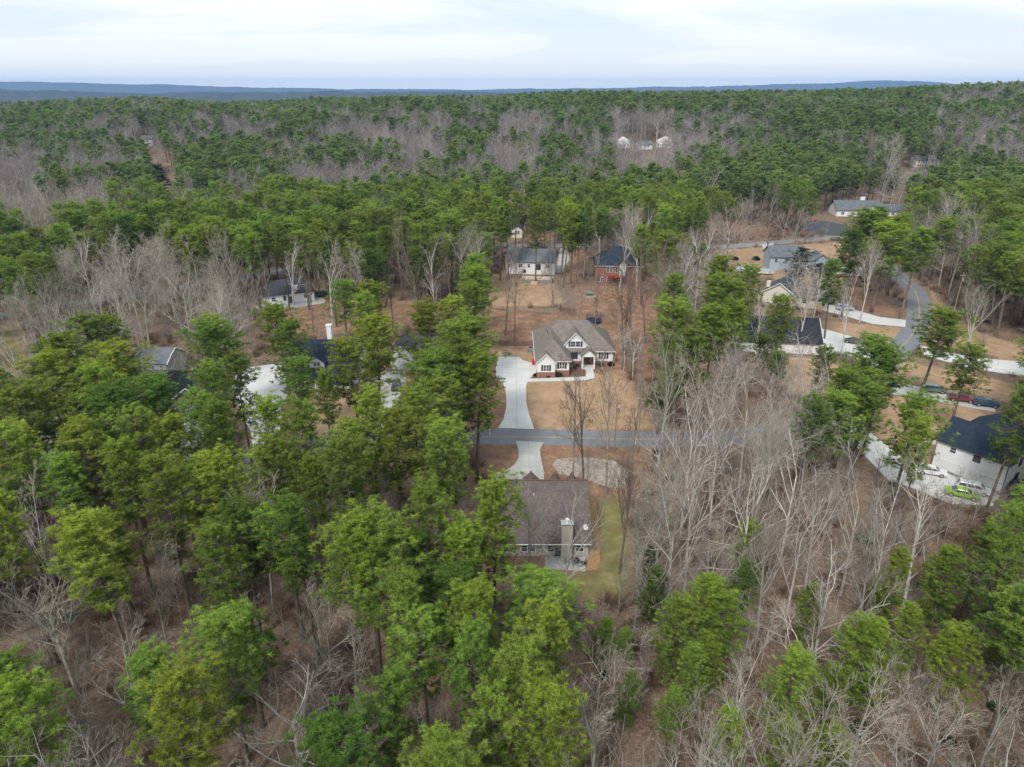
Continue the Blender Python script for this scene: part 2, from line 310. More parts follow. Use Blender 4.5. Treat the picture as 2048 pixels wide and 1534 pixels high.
# ------------------------------------------------------------------ ground zones (world polygons found from the photograph)
def PW(pts): return [tuple(at(*p)[:2]) for p in pts]
zones = {
 'tan': [
  [(1048,764),(1240,742),(1262,770),(1306,858),(1072,862),(1058,840),(1050,800)],
  [(980,700),(1068,700),(1075,740),(1000,740)],
  [(975,560),(1050,556),(1110,566),(1128,612),(975,612)],
  [(566,786),(700,776),(745,800),(742,868),(600,884),(570,830)],
  [(1862,580),(1905,640),(1960,665),(2120,715),(2120,760),(1990,712),(1870,690)],
  [(1640,640),(1812,656),(1768,728),(1700,700),(1640,668)],
  [(1500,716),(1640,714),(1760,760),(1790,790),(1690,820),(1560,780)],
  [(1770,790),(1950,815),(1990,850),(1870,925),(1830,930),(1720,850)],
  [(1800,720),(2000,760),(2120,790),(2120,830),(1880,770),(1790,760)],
  [(1440,500),(1690,484),(1730,500),(1700,560),(1620,570),(1440,540)],
  [(1600,438),(1720,420),(1790,432),(1720,456),(1640,462)],
  [(0,640),(50,640),(60,745),(0,760)],
  [(285,870),(345,850),(360,930),(300,935)],
 ],
 'clay': [
  [(952,862),(962,800),(975,700),(966,640),(978,618),(1232,634),(1262,770),(1306,858)],
  [(1150,575),(1310,556),(1330,650),(1280,740),(1240,650),(1150,630)],
  [(520,614),(690,585),(790,604),(975,612),(975,650),(800,660),(560,680)],
  [(740,740),(960,740),(990,862),(760,862)],
  [(955,884),(1036,884),(1042,920),(1004,944),(985,970),(955,950)],
  [(1087,888),(1300,892),(1300,980),(1230,1010),(1176,1000),(1176,960),(1088,955)],
  [(940,1110),(1180,1115),(1200,1180),(960,1200)],
  [(980,470),(1100,468),(1100,486),(980,486)],
  [(1140,560),(1120,500),(1176,500),(1178,560)],
  [(1270,690),(1300,690),(1310,760),(1276,760)],
  [(1650,560),(1760,590),(1810,640),(1690,612)],
  [(1370,440),(1560,455),(1600,468),(1400,484)],
 ],
 'green': [
  [(1196,1000),(1238,985),(1256,1060),(1262,1150),(1240,1190),(1200,1196),(1196,1110)],
  [(1866,600),(1990,700),(1975,690),(1880,660)],
  [(0,660),(36,660),(44,730),(0,740)],
  [(1140,1150),(1260,1130),(1250,1200),(1120,1195)],
 ]}
ZW = {k: [PW(p) for p in v] for k, v in zones.items()}

# roads and drives as pixel paths -> world
def smooth_path(pts, n=6):
    out = []
    P = [Vector(p) for p in pts]
    for i in range(len(P) - 1):
        p0 = P[max(i - 1, 0)]; p1 = P[i]; p2 = P[i + 1]; p3 = P[min(i + 2, len(P) - 1)]
        for k in range(n):
            t = k / n
            out.append(0.5 * ((2*p1) + (-p0 + p2)*t + (2*p0 - 5*p1 + 4*p2 - p3)*t*t + (-p0 + 3*p1 - 3*p2 + p3)*t**3))
    out.append(P[-1]); return out
def W2(px, py): p = at(px, py); return Vector((p.x, p.y, 0))
main_road = smooth_path([W2(*p) for p in [(-420,1030),(-200,995),(0,968),(130,955),(310,938),(500,908),(650,886),(800,877),(930,873),(1100,874.5),(1250,878),(1400,877),(1500,872),(1580,858),(1640,832),(1684,800),(1730,758),(1782,712),(1820,675),(1836,640),(1838,610),(1828,580),(1800,556),(1770,528),(1748,500),(1740,480)]])
back_road = smooth_path([W2(*p) for p in [(-300,680),(-100,650),(0,632),(150,606),(350,578),(560,543),(700,524),(860,503),(1000,491),(1150,491),(1300,491),(1430,494),(1560,484),(1690,474),(1760,468),(1850,462)]])
def ribbon(path, w, off=0.0):
    L, Rr = [], []
    for i, p in enumerate(path):
        d = (path[min(i + 1, len(path) - 1)] - path[max(i - 1, 0)]).normalized(); n = Vector((-d.y, d.x, 0))
        L.append(p + n * (w / 2 + off)); Rr.append(p - n * (w / 2 - off))
    return L, Rr
def road(name, path, w, z, m, off=0.0):
    L, Rr = ribbon(path, w, off); b = MB()
    for i in range(len(L)): b.v += [(L[i].x, L[i].y, float(g(L[i].x, L[i].y)) + z), (Rr[i].x, Rr[i].y, float(g(Rr[i].x, Rr[i].y)) + z)]
    for i in range(len(L) - 1): b.f.append((2*i, 2*i+1, 2*i+3, 2*i+2))
    return tag(b.build(name, m, fix=False), kind='structure')
def zoomA(pts): return [(940 + x / 5.1125, 580 + y / 5.1125) for x, y in pts]
drive1_px = zoomA([(285,1410),(345,1320),(372,1190),(368,1050),(340,960),(270,890),(262,810),(290,685),(505,685),(540,720),(620,742),(700,750),(700,862),(640,880),(600,915),(580,960),(572,1000),(575,1150),(600,1260),(657,1425)])
walk1_px = zoomA([(602,908),(1180,886),(1188,850),(1163,765),(1237,765),(1275,870),(1268,903),(1180,925),(582,942)])
drive2_px = [(1031,882.5),(1037,900),(1037,916),(1029,930),(1012,941),(990,946),(983,966),(1004,972),(1089,972),(1087,940),(1081,912),(1080,898),(1088,884.5)]
D1, WK1, D2 = PW(drive1_px), PW(walk1_px), PW(drive2_px)
other_drives = [
 ('driveway', M_conc, [(476,738),(560,726),(580,760),(572,800),(560,860),(575,895),(508,908),(500,860),(478,820),(462,780)]),
 ('driveway', M_conc, [(350,815),(410,815),(408,870),(372,926),(330,932),(352,870)]),
 ('driveway', M_conc2, [(756,742),(812,742),(812,760),(796,800),(790,874),(752,876),(762,800),(748,770)]),
 ('driveway', M_conc, [(1645,606),(1672,612),(1700,617),(1760,634),(1812,640),(1810,654),(1745,648),(1690,632),(1650,622)]),
 ('driveway', M_conc, [(1590,652),(1625,652),(1700,672),(1772,706),(1768,724),(1748,734),(1700,712),(1640,706),(1590,690)]),
 ('driveway', M_conc, [(1840,690),(1890,704),(1960,716),(2120,730),(2120,768),(2040,752),(1950,738),(1850,712)]),
 ('driveway', M_conc2, [(1745,772),(1780,762),(1850,776),(1900,790),(1990,812),(1990,824),(1900,808),(1840,795),(1760,786)]),
 ('driveway', M_conc, [(1652,836),(1690,828),(1760,880),(1800,910),(1860,932),(1950,960),(2000,992),(1985,1012),(1900,1008),(1830,978),(1776,960),(1700,880)]),
 ('driveway', M_conc2, [(1120,497),(1135,494),(1138,520),(1125,545),(1112,545)]),
 ('driveway', M_conc2, [(1290,494),(1282,500),(1240,496),(1246,494)]),
 ('driveway', M_asph2, [(1620,468),(1600,450),(1612,440),(1660,444),(1700,452),(1700,472)]),
 ('driveway', M_conc2, [(1522,488),(1545,486),(1552,500),(1532,506)]),
 ('driveway', M_conc2, [(60,830),(120,820),(130,900),(90,955),(60,960)]),
 ('path', M_conc, [(1838,884),(1872,880),(1872,889),(1836,894)]),
 ('path', M_conc, [(566,776),(640,770),(652,758),(660,762),(650,776),(566,785)]),
 ('patio', M_conc2, [(1090,1113),(1172,1113),(1171,1143),(1090,1138)]),
 ('patio', M_conc2, [(505,612),(640,594),(652,600),(648,606),(530,626)]),
]
OD = [(n, m, PW(p)) for n, m, p in other_drives]

# ------------------------------------------------------------------ ground mesh with zone masks
def zone_masks(X, Y):
    wob = 0.9 * np.sin(X * 0.9 + 0.7 * np.sin(Y * 1.3)) * np.sin(Y * 0.8 + 1.1) + 0.5 * np.sin(X * 2.3 + Y * 1.7)
    r = {}
    for k, ps in ZW.items():
        m = np.zeros(X.shape)
        for p in ps:
            soft = 2.4
            m = np.maximum(m, np.clip(0.5 - (polydist(p, X, Y) + wob * 0.6) / (2 * soft), 0, 1))
        r[k] = m
    return r
def grid_ground():
    xs = np.arange(-190, 251, 1.0); ys = np.arange(16, 341, 1.0)
    X, Y = np.meshgrid(xs, ys); nx, ny = len(xs), len(ys)
    mk = zone_masks(X, Y)
    V = np.stack([X.ravel(), Y.ravel(), np.zeros(X.size)], 1)
    i, j = np.meshgrid(np.arange(nx - 1), np.arange(ny - 1)); a = (j * nx + i).ravel()
    Fq = np.stack([a, a + 1, a + nx + 1, a + nx], 1)
    tot = np.maximum(np.maximum(mk['tan'], mk['green']), mk['clay']).ravel()
    lawn = np.maximum(mk['tan'], mk['green']).ravel()[Fq].mean(1) > 0.5
    clay = (mk['clay'].ravel()[Fq].mean(1) > 0.5) & ~lawn
    for nm, sel in (('lawn', lawn), ('bare_soil', clay), ('forest_floor', ~lawn & ~clay)):
        Fs = Fq[sel]; used, inv = np.unique(Fs, return_inverse=True)
        me = np_mesh(nm, V[used], inv.reshape(Fs.shape), M_ground, 4, {k: ('POINT', v.ravel()[used]) for k, v in mk.items()})
        o = bpy.data.objects.new(nm, me); col.objects.link(o); tag(o, kind='structure')
grid_ground()
def far_ground():
    # ring round the fine sheet, and the terrain beyond it out to the hills
    b = MB(); b.poly([(-3000,-600,0),(3000,-600,0),(3000,16,0),(-3000,16,0)]).poly([(-3000,16,0),(-190,16,0),(-190,340,0),(-3000,340,0)]).poly([(250,16,0),(3000,16,0),(3000,340,0),(250,340,0)])
    tag(b.build('ground', M_ground, fix=False), kind='structure')
    ys = [340.0]
    while ys[-1] < 5200: ys.append(ys[-1] + max(7.0, 0.02 * ys[-1]))
    us = np.linspace(-1.15, 1.15, 180); ys = np.array(ys)
    U, Y = np.meshgrid(us, ys); X = U * (Y + 220) ; X = np.where(Y <= 340, X, X)
    Z = g(X, Y)
    V = np.stack([X.ravel(), Y.ravel(), Z.ravel()], 1); nx, ny = len(us), len(ys)
    i, j = np.meshgrid(np.arange(nx - 1), np.arange(ny - 1)); a = (j * nx + i).ravel()
    me = np_mesh('terrain', V, np.stack([a, a + 1, a + nx + 1, a + nx], 1), M_ground, 4)
    me.materials.append(M_hill)
    mi = (V[a][:, 1] > 1300).astype(np.int32); me.polygons.foreach_set('material_index', mi)
    o = bpy.data.objects.new('terrain', me); col.objects.link(o); tag(o, kind='structure')
far_ground()
def hills(name, y0, depth, prof, rough, seed):
    r = np.random.default_rng(seed); nx = 900; us = np.linspace(-1.1, 1.1, nx)
    ph = r.uniform(0, 6.28, 8)
    px = 1024 + F * us
    top = np.interp(px, [p[0] for p in prof], [p[1] for p in prof])      # skyline row at that bearing
    def zof(py, D): return H + D * (math.tan(0) + (np.tan(np.arctan((767 - py) / F) - PITCH)))
    V = []; rows = 9
    bump = sum(np.sin(us * (40 * 1.7 ** k) + ph[k]) / (1.5 ** k) for k in range(6)) * rough
    bump += r.normal(0, rough * 0.5, nx)
    for k in range(rows):
        t = k / (rows - 1); D = y0 + depth * t
        zt = zof(top, y0 + depth) ; z = -60 + (zt + 60) * math.sin(t * math.pi / 2) + bump * (0.3 + 0.7 * t)
        V.append(np.stack([us * D * (1 if True else 1), np.full(nx, D), z], 1))
    V.append(np.stack([us * (y0 + depth * 1.4), np.full(nx, y0 + depth * 1.4), np.full(nx, -80.0)], 1)); rows += 1
    V = np.concatenate(V); i, j = np.meshgrid(np.arange(nx - 1), np.arange(rows - 1)); a = (j * nx + i).ravel()
    me = np_mesh(name, V, np.stack([a, a + 1, a + nx + 1, a + nx], 1), M_hill, 4); o = bpy.data.objects.new(name, me); col.objects.link(o); tag(o, kind='structure')
hills('hills', 8000, 2200, [(-500,160),(0,161),(200,165),(400,170),(600,176),(760,178),(900,179),(1050,178),(1250,175),(1450,171),(1600,166),(1700,161),(1790,163),(1850,168),(1950,170),(2500,172)], 3.5, 3)
hills('wooded_ridge', 4300, 900, [(-500,176),(0,178),(150,180),(300,186),(500,184),(700,183),(900,184),(1100,184),(1300,182),(1500,181),(1700,182),(2500,184)], 3.0, 5)

# ------------------------------------------------------------------ roads, drives
road('road', main_road, 6.4, 0.012, M_asph); road('back_road', back_road, 6.6, 0.008, M_asph3)
for o_, nm in ((0.10, 'road_line'), (-0.10, 'road_line')): road(nm, main_road, 0.10, 0.018, M_yellow, o_)
def clipcell(pts, x0, x1, y0, y1):
    def cl(P, f, inter):
        out = []
        for i in range(len(P)):
            a, b = P[i], P[(i + 1) % len(P)]
            ia, ib = f(a), f(b)
            if ia: out.append(a)
            if ia != ib: out.append(inter(a, b))
        return out
    def ix(v): return lambda a, b: (v, a[1] + (b[1] - a[1]) * (v - a[0]) / (b[0] - a[0]))
    def iy(v): return lambda a, b: (a[0] + (b[0] - a[0]) * (v - a[1]) / (b[1] - a[1]), v)
    P = list(pts)
    for f, it in ((lambda p: p[0] >= x0, ix(x0)), (lambda p: p[0] <= x1, ix(x1)), (lambda p: p[1] >= y0, iy(y0)), (lambda p: p[1] <= y1, iy(y1))):
        if P: P = cl(P, f, it)
    return P
def area(P): return abs(sum(P[i][0] * P[(i+1) % len(P)][1] - P[(i+1) % len(P)][0] * P[i][1] for i in range(len(P)))) / 2
def flat(name, pts, z, m, parent=None, thick=0.0):
    import bmesh
    bm = bmesh.new(); vs = [bm.verts.new((p[0], p[1], z)) for p in pts]; fc = bm.faces.new(vs); bm.normal_update()
    if fc.normal.z < 0: fc.normal_flip()
    if thick:
        r = bmesh.ops.extrude_face_region(bm, geom=[fc])
        for v in r['geom']:
            if isinstance(v, bmesh.types.BMVert): v.co.z += thick
        bmesh.ops.recalc_face_normals(bm, faces=bm.faces)
    bmesh.ops.triangulate(bm, faces=[f for f in bm.faces if len(f.verts) > 4])
    me = bpy.data.meshes.new(name); bm.to_mesh(me); bm.free(); me.materials.append(m)
    o = bpy.data.objects.new(name, me); col.objects.link(o)
    if parent: o.parent = parent
    return o
def slabs(name, pts, m, xc, cw, rh, y_off=0.0):
    base = flat(name, pts, 0.016, M_joint); tag(base, kind='structure')
    xs = [p[0] for p in pts]; ys = [p[1] for p in pts]; k = 0
    i0 = math.floor((min(xs) - xc) / cw); i1 = math.ceil((max(xs) - xc) / cw)
    for i in range(i0, i1):
        y = min(ys) + y_off - rh
        while y < max(ys):
            P = clipcell(pts, xc + i*cw + 0.025, xc + (i+1)*cw - 0.025, y + 0.025, y + rh - 0.025)
            Q = [p for j, p in enumerate(P) if math.hypot(p[0] - P[j-1][0], p[1] - P[j-1][1]) > 0.01]
            if len(Q) >= 3 and area(Q) > 0.15:
                try: flat('slab', Q, 0.02, m, base, 0.03 + 0.004 * random.random())
                except Exception: pass
            y += rh
    return base
def sx(px, py): return at(px, py).x
slabs('driveway', D1, M_conc, sx(1033, 800), 3.3, 4.4); slabs('driveway', D2, M_conc2, sx(1058, 910), 3.4, 3.6, 1.0)
tag(flat('path', WK1, 0.055, M_conc), kind='structure')
for n, m, p in OD: tag(flat(n, p, 0.024 if n == 'driveway' else 0.034, m), kind='structure')
tag(flat('mulch_bed', PW([(1174,996),(1183,994),(1192,1002),(1195,1040),(1198,1090),(1201,1120),(1194,1140),(1180,1142),(1171,1140),(1173,1090)]), 0.05, M_straw), kind='structure')
bed_px = zoomA([(705,880),(1180,884),(1185,850),(1160,765),(1010,752),(1010,880)]); 
tag(flat('flower_bed', PW(zoomA([(625,905),(700,868),(1012,862),(1012,745),(1158,760),(1184,850),(1172,884)])), 0.03, mat('bark_mulch', (0.17, 0.09, 0.06), 0.95, noise=0.35, nscale=4)), kind='structure')

# ------------------------------------------------------------------ house parts
def slab_roof(b, cx, y0, y1, half, ze, zr, th=0.16, axis='y', off=0.0):
    """gable roof as a chevron; ridge along axis from y0 to y1 centred on cx"""
    sec = [(-half, ze), (0, zr), (half, ze), (half, ze - th), (0, zr - th), (-half, ze - th)]
    def P(s, t): return (cx + s[0], t, s[1]) if axis == 'y' else (t, cx + s[0], s[1])
    v = [P(s, y0) for s in sec] + [P(s, y1) for s in sec]
    f = [(0,1,4,5),(1,2,3,4),(6,11,10,7),(7,10,9,8)] + [(i, (i+1) % 6, 6 + (i+1) % 6, 6 + i) for i in range(6)]
    return b.solid(v, f)
def hip_roof(b, x0, x1, y0, y1, ze, zr, rx0, rx1, ry, th=0.18, ry1=None):
    ry1 = ry if ry1 is None else ry1
    v = [(x0,y0,ze),(x1,y0,ze),(x1,y1,ze),(x0,y1,ze),(rx0,ry,zr),(rx1,ry1,zr)] + [(x0,y0,ze-th),(x1,y0,ze-th),(x1,y1,ze-th),(x0,y1,ze-th)]
    return b.solid(v, [(0,1,5,4),(1,2,5),(2,3,4,5),(3,0,4),(6,9,8,7),(0,6,7,1),(1,7,8,2),(2,8,9,3),(3,9,6,0)])
def gwall(b, cx, half, y0, y1, z0, ze, zr, axis='y'):
    """pentagon walls"""
    sec = [(-half, z0), (half, z0), (half, ze), (0, zr), (-half, ze)]
    def P(s, t): return (cx + s[0], t, s[1]) if axis == 'y' else (t, cx + s[0], s[1])
    v = [P(s, y0) for s in sec] + [P(s, y1) for s in sec]
    return b.solid(v, [(0,1,2,3,4),(9,8,7,6,5)] + [(i, (i+1) % 5, 5 + (i+1) % 5, 5 + i) for i in range(5)])
def local(o, x, y, rz):
    o.location = (x, y, o.location.z); o.rotation_euler = (0, 0, rz)
    return o
FACE = {'s': 0, 'e': R(90), 'n': R(180), 'w': R(-90)}
def window(p, x, y, z, w, h, face='s', double=False, shutters=False, frame=None, proud=0.05):
    rz = FACE[face] if isinstance(face, str) else face
    fm = frame or M_trim; f = MB(); t = 0.09
    f.box(-w/2-t, -proud, -h/2-t, w/2+t, 0.02, -h/2).box(-w/2-t, -proud, h/2, w/2+t, 0.02, h/2+t)
    f.box(-w/2-t, -proud, -h/2, -w/2, 0.02, h/2).box(w/2, -proud, -h/2, w/2+t, 0.02, h/2)
    f.box(-w/2, -proud+0.01, -0.03, w/2, 0.015, 0.03)
    if double: f.box(-0.06, -proud+0.005, -h/2, 0.06, 0.016, -0.03).box(-0.06, -proud+0.005, 0.03, 0.06, 0.016, h/2)
    o = f.build('window', fm, p); o.location = (x, y, z); o.rotation_euler = (0, 0, rz)
    MB().box(-w/2, -0.02, -h/2, w/2, 0.01, h/2).build('pane', M_glass, o)
    if shutters:
        for s in (-1, 1):
            sh = MB().box(-0.2, -0.05, -h/2-0.05, 0.2, 0.01, h/2+0.05).build('shutter', M_dark, p)
            d = Matrix.Rotation(rz, 3, 'Z') @ Vector((s * (w/2 + t + 0.22), 0, 0)); sh.location = (x + d.x, y + d.y, z); sh.rotation_euler = (0, 0, rz)
    return o
def garage(p, x, y, w, h, face='s', z0=0.02):
    rz = FACE[face] if isinstance(face, str) else face
    b = MB()
    for k in range(4): b.box(-w/2, -0.05 - (k % 2) * 0.004, h*k/4 + 0.012, w/2, 0.01, h*(k+1)/4 - 0.012)
    o = b.build('garage_door', M_garage, p); o.location = (x, y, z0); o.rotation_euler = (0, 0, rz); return o
def door(p, x, y, face='s', m=None, z0=0.02, w=1.0, h=2.1):
    rz = FACE[face] if isinstance(face, str) else face
    o = MB().box(-w/2, -0.05, 0, w/2, 0.01, h).build('door', m or M_dark, p); o.location = (x, y, z0); o.rotation_euler = (0, 0, rz)
    MB().box(w/2-0.15, -0.10, 0.95, w/2-0.07, -0.05, 1.1).build('handle', M_metal, o); return o
HOUSEPOLY = []
def footprint(root, x0, x1, y0, y1, m=1.0):
    mw = Matrix.Translation(root.location) @ Matrix.Rotation(root.rotation_euler.z, 4, 'Z')
    HOUSEPOLY.append([tuple((mw @ Vector(c))[:2]) for c in ((x0-m,y0-m,0),(x1+m,y0-m,0),(x1+m,y1+m,0),(x0-m,y1+m,0))])
def gutter(root, pts, name='gutter', m=None):
    return MB().tube(pts, [0.07] * len(pts), 6).build(name, m or M_trim, root)

# --- house 1: white house with the grey-brown hip roof, local origin at its left front corner
h1 = empty('house', (5.6, 146.4, 0), 0, 'white house with grey brown hip roof, centre gable and black shutters above tan lawn', 'house')
w = MB(); w.box(0.1, 7.6, 0, 18.1, 21.6, 3.6); w.build('wall', M_white, h1)
w = MB(); w.box(0, 0.9, 1.36, 7.3, 7.62, 3.62); w.build('wall', M_white, h1)
MB().box(-0.04, 0.86, 0, 7.34, 7.6, 1.36).build('foundation', M_brick, h1)
MB().box(-0.02, -0.34, 0, 4.12, 0.86, 1.36).build('foundation', M_brick, h1)
w = MB(); gwall(w, 2.05, 2.0, -0.3, 3.0, 1.36, 3.75, 5.5); w.build('wall', M_white, h1)
MB().box(7.36, 7.5, 0, 18.14, 7.6, 1.0).build('foundation', M_brick, h1)
r = MB(); hip_roof(r, -0.4, 18.6, 6.9, 22.1, 3.68, 8.9, 5.3, 12.4, 14.6); r.build('roof', M_roofgrey, h1)
r = MB(); hip_roof(r, -0.42, 7.9, 0.4, 14.0, 3.72, 7.6, 3.7, 3.7, 4.4, ry1=12.5); r.v = [tuple(v) for v in r.v]; r.build('roof', M_roofgrey, h1)
r = MB(); slab_roof(r, 2.05, -0.6, 4.2, 2.35, 3.55, 5.75); r.build('roof', M_roofgrey, h1)
# large centre gable
gx = 9.2
w = MB(); gwall(w, gx, 2.85, 7.3, 12.5, 3.7, 4.9, 7.85); w.build('dormer_wall', M_white, h1)
r = MB(); slab_roof(r, gx, 6.95, 14.4, 3.35, 4.62, 8.12); r.build('roof', M_roofgrey, h1)
for s in (-1, 1):
    MB().solid([(gx + s*3.4, 6.9, 4.36), (gx, 6.9, 7.98), (gx, 6.9, 8.2), (gx + s*3.4, 6.9, 4.6), (gx + s*3.4, 6.96, 4.36), (gx, 6.96, 7.98), (gx, 6.96, 8.2), (gx + s*3.4, 6.96, 4.6)], [(0,1,2,3),(4,7,6,5),(0,4,5,1),(1,5,6,2),(2,6,7,3),(3,7,4,0)]).build('rake_board', M_trim, h1)
    MB().solid([(2.05 + s*2.38, -0.66, 3.36), (2.05, -0.66, 5.57), (2.05, -0.66, 5.8), (2.05 + s*2.38, -0.66, 3.6), (2.05 + s*2.38, -0.6, 3.36), (2.05, -0.6, 5.57), (2.05, -0.6, 5.8), (2.05 + s*2.38, -0.6, 3.6)], [(0,1,2,3),(4,7,6,5),(0,4,5,1),(1,5,6,2),(2,6,7,3),(3,7,4,0)]).build('rake_board', M_trim, h1)
window(h1, gx, 7.3, 5.35, 2.2, 1.25, double=True, shutters=True)
MB().solid([(7.3,6.7,3.75),(12.1,6.7,3.75),(12.1,7.4,4.45),(7.3,7.4,4.45),(7.3,6.7,3.62),(12.1,6.7,3.62),(12.1,7.4,4.3),(7.3,7.4,4.3)], [(0,1,2,3),(4,7,6,5),(0,4,5,1),(1,5,6,2),(2,6,7,3),(3,7,4,0)]).build('porch_roof', M_roofgrey, h1)
# porch
pxc = 12.1
w = MB(); gwall(w, pxc, 1.55, 4.7, 8.0, 3.1, 3.4, 4.75); w.build('porch_gable', M_white, h1)
r = MB(); slab_roof(r, pxc, 4.45, 9.5, 1.85, 3.35, 4.98); r.build('roof', M_roofgrey, h1)
for s in (-1, 1):
    MB().box(pxc + s*1.35 - 0.17, 4.8, 0, pxc + s*1.35 + 0.17, 5.14, 3.1).build('column', M_trim, h1)
MB().box(pxc - 1.5, 4.7, 0, pxc + 1.5, 7.5, 0.16).build('porch_floor', M_conc, h1)
door(h1, pxc - 0.1, 7.5, m=mat('brown_door', (0.12, 0.05, 0.03), 0.5), z0=0.16, w=1.6, h=2.3)
MB().box(pxc-1.38, 7.42, 0.16, pxc-0.95, 7.5, 2.9).build('brick_panel', M_brick, h1); MB().box(pxc+0.8, 7.42, 0.16, pxc+1.38, 7.5, 2.9).build('brick_panel', M_brick, h1)
window(h1, 2.05, -0.3, 2.35, 1.15, 1.35, double=True, shutters=True); window(h1, 5.7, 0.9, 2.45, 1.1, 1.35, double=True, shutters=True)
window(h1, 8.9, 7.6, 2.3, 1.7, 1.35, double=True, frame=M_dark); window(h1, 15.9, 7.6, 2.3, 1.2, 1.35, double=True, shutters=True)
window(h1, 0.1, 15, 2.2, 0.9, 1.2, 'w'); window(h1, 0.1, 18.5, 2.2, 0.9, 1.2, 'w'); garage(h1, 0.0, 4.3, 4.8, 2.2, 'w')
gutter(h1, [(-0.45, 0.4, 3.6), (-0.45, 21.9, 3.6)]); gutter(h1, [(4.3, 0.35, 3.6), (7.9, 0.35, 3.6)]); gutter(h1, [(13.9, 6.85, 3.58), (18.6, 6.85, 3.58)])
for (vx, vy, vz) in ((2.5, 14.2, 6.1), (2.8, 10.9, 6.9)): MB().cyl((vx, vy), 0.09, vz, vz + 0.5, 8).build('vent_pipe', M_black, h1)
footprint(h1, 0, 18, 0, 22)

# --- house 2: brown roof seen from behind
h2 = empty('house', (-1.2, 80.6, 0), 0, 'near house seen from behind, wide brown shingle roof and siding clad chimney', 'house')
w = MB(); gwall(w, 7.0, 6.9, 0, 11.8, 0, 2.75, 7.6, axis='x'); w.build('wall', M_greige, h2)
r = MB(); slab_roof(r, 7.0, -0.35, 12.15, 7.85, 2.6, 8.1, axis='x'); r.build('roof', M_roofbrown, h2)
MB().box(-0.37, 6.86, 8.03, 12.17, 7.14, 8.14).build('ridge_cap', M_roofcap, h2)
for k, (cx_, y1_, hw, zr_) in enumerate(((4.1, 12.7, 3.1, 6.3), (7.75, 12.6, 2.4, 6.25), (10.35, 12.6, 1.9, 6.25))):
    w = MB(); gwall(w, cx_, hw - 0.3, 10, y1_ - 0.3, 0.0 if k == 0 else 2.2, 3.0, zr_ - 0.4); w.build('wall', M_greige, h2)
    r = MB(); slab_roof(r, cx_, 8.6, y1_, hw, 3.0, zr_); r.build('roof', M_roofbrown, h2)
    MB().box(cx_ - 0.13, 8.6, zr_ - 0.03, cx_ + 0.13, y1_ + 0.02, zr_ + 0.05).build('ridge_cap', M_roofcap, h2)
garage(h2, 4.1, 13.4, 4.6, 2.2, 'n')
cxh = 8.7
MB().box(cxh - 0.75, -0.85, 0, cxh + 0.75, 0.1, 5.7).build('chimney', M_greige, h2)
MB().box(cxh - 0.85, -0.95, 5.7, cxh + 0.85, 0.3, 5.82).build('chimney_cap', M_metal, h2); MB().cyl((cxh, -0.4), 0.2, 5.82, 6.3, 10).cyl((cxh, -0.4), 0.3, 6.3, 6.42, 10).build('flue', M_trim, h2)
window(h2, 2.9, 0, 1.45, 0.75, 1.2, frame=M_trim); window(h2, 4.0, 0, 1.45, 0.75, 1.2, frame=M_trim); window(h2, 6.6, 0, 1.45, 0.8, 1.3); door(h2, 7.6, 0, m=M_glass, w=0.8)
window(h2, 10.6, 0, 1.45, 1.0, 1.2)
MB().cyl((4.3, 5.0), 0.07, 6.2, 7.1, 8).build('vent_pipe', M_trim, h2)
MB().cyl((6.1, 3.3), 0.05, 5.0, 5.5, 8).build('vent_pipe', M_trim, h2)
b = MB()
for i in range(12):
    a0, a1 = 2*math.pi*i/12, 2*math.pi*(i+1)/12
    for (r0, z0), (r1, z1) in (((0, 0), (0.22, 0.03)), ((0.22, 0.03), (0.42, 0.12))):
        b.poly([(r0*math.cos(a0), r0*math.sin(a0), z0), (r1*math.cos(a0), r1*math.sin(a0), z1), (r1*math.cos(a1), r1*math.sin(a1), z1), (r0*math.cos(a1), r0*math.sin(a1), z0)])
dish = b.build('dish', M_trim, h2, fix=False); dish.location = (11.3, 0.9, 4.2); dish.rotation_euler = (R(55), 0, R(35)); MB().cyl((11.3, 1.1), 0.03, 3.2, 4.2, 6).build('mast', M_metal, h2)
MB().box(12.0, 2.3, 0, 12.9, 3.2, 0.85).build('air_conditioner', M_block, h2)
gutter(h2, [(-0.35, -0.9, 2.58), (12.15, -0.9, 2.58)]); footprint(h2, 0, 12, -1, 14)
window(h2, 11.8, 4.0, 1.45, 0.9, 1.2, 'e')

def place(o, px, py, rz=0.0, z=0.0):
    p = at(px, py); o.location = (p.x, p.y, p.z + z); o.rotation_euler = (0, 0, rz); return o
# --- house 3: white, slate roof, raised deck
h3 = place(empty('house', label='white house with slate grey gable roof and raised deck behind the bare yard', cat='house'), 1013, 547, R(-7))
w = MB(); gwall(w, 5.0, 5.0, 0, 17.0, 0, 4.5, 7.7, axis='x'); w.build('wall', M_white, h3)
r = MB(); slab_roof(r, 5.0, -0.4, 17.4, 5.5, 4.4, 8.1, axis='x'); r.build('roof', M_roofslate, h3)
for x in (1.3, 5.0, 7.9, 14.5): window(h3, x, 0, 3.0, 1.3 if x != 7.9 else 0.9, 1.2, double=x != 7.9)
window(h3, 17.0, 4.0, 3.0, 0.9, 1.3, 'e'); door(h3, 11.2, 0, m=M_glass, z0=1.6, w=1.8)
MB().cyl((2.0, 3.2), 0.12, 6.3, 7.0, 8).build('vent_pipe', M_black, h3)
footprint(h3, 0, 17, -6, 10)
dk = place(empty('deck', label='tan raised deck with grey block skirting behind the slate roofed white house', cat='deck'), 1045, 566, R(-7))
MB().box(0, 0, 0, 9.8, 4.6, 1.25).build('skirt', M_block, dk)
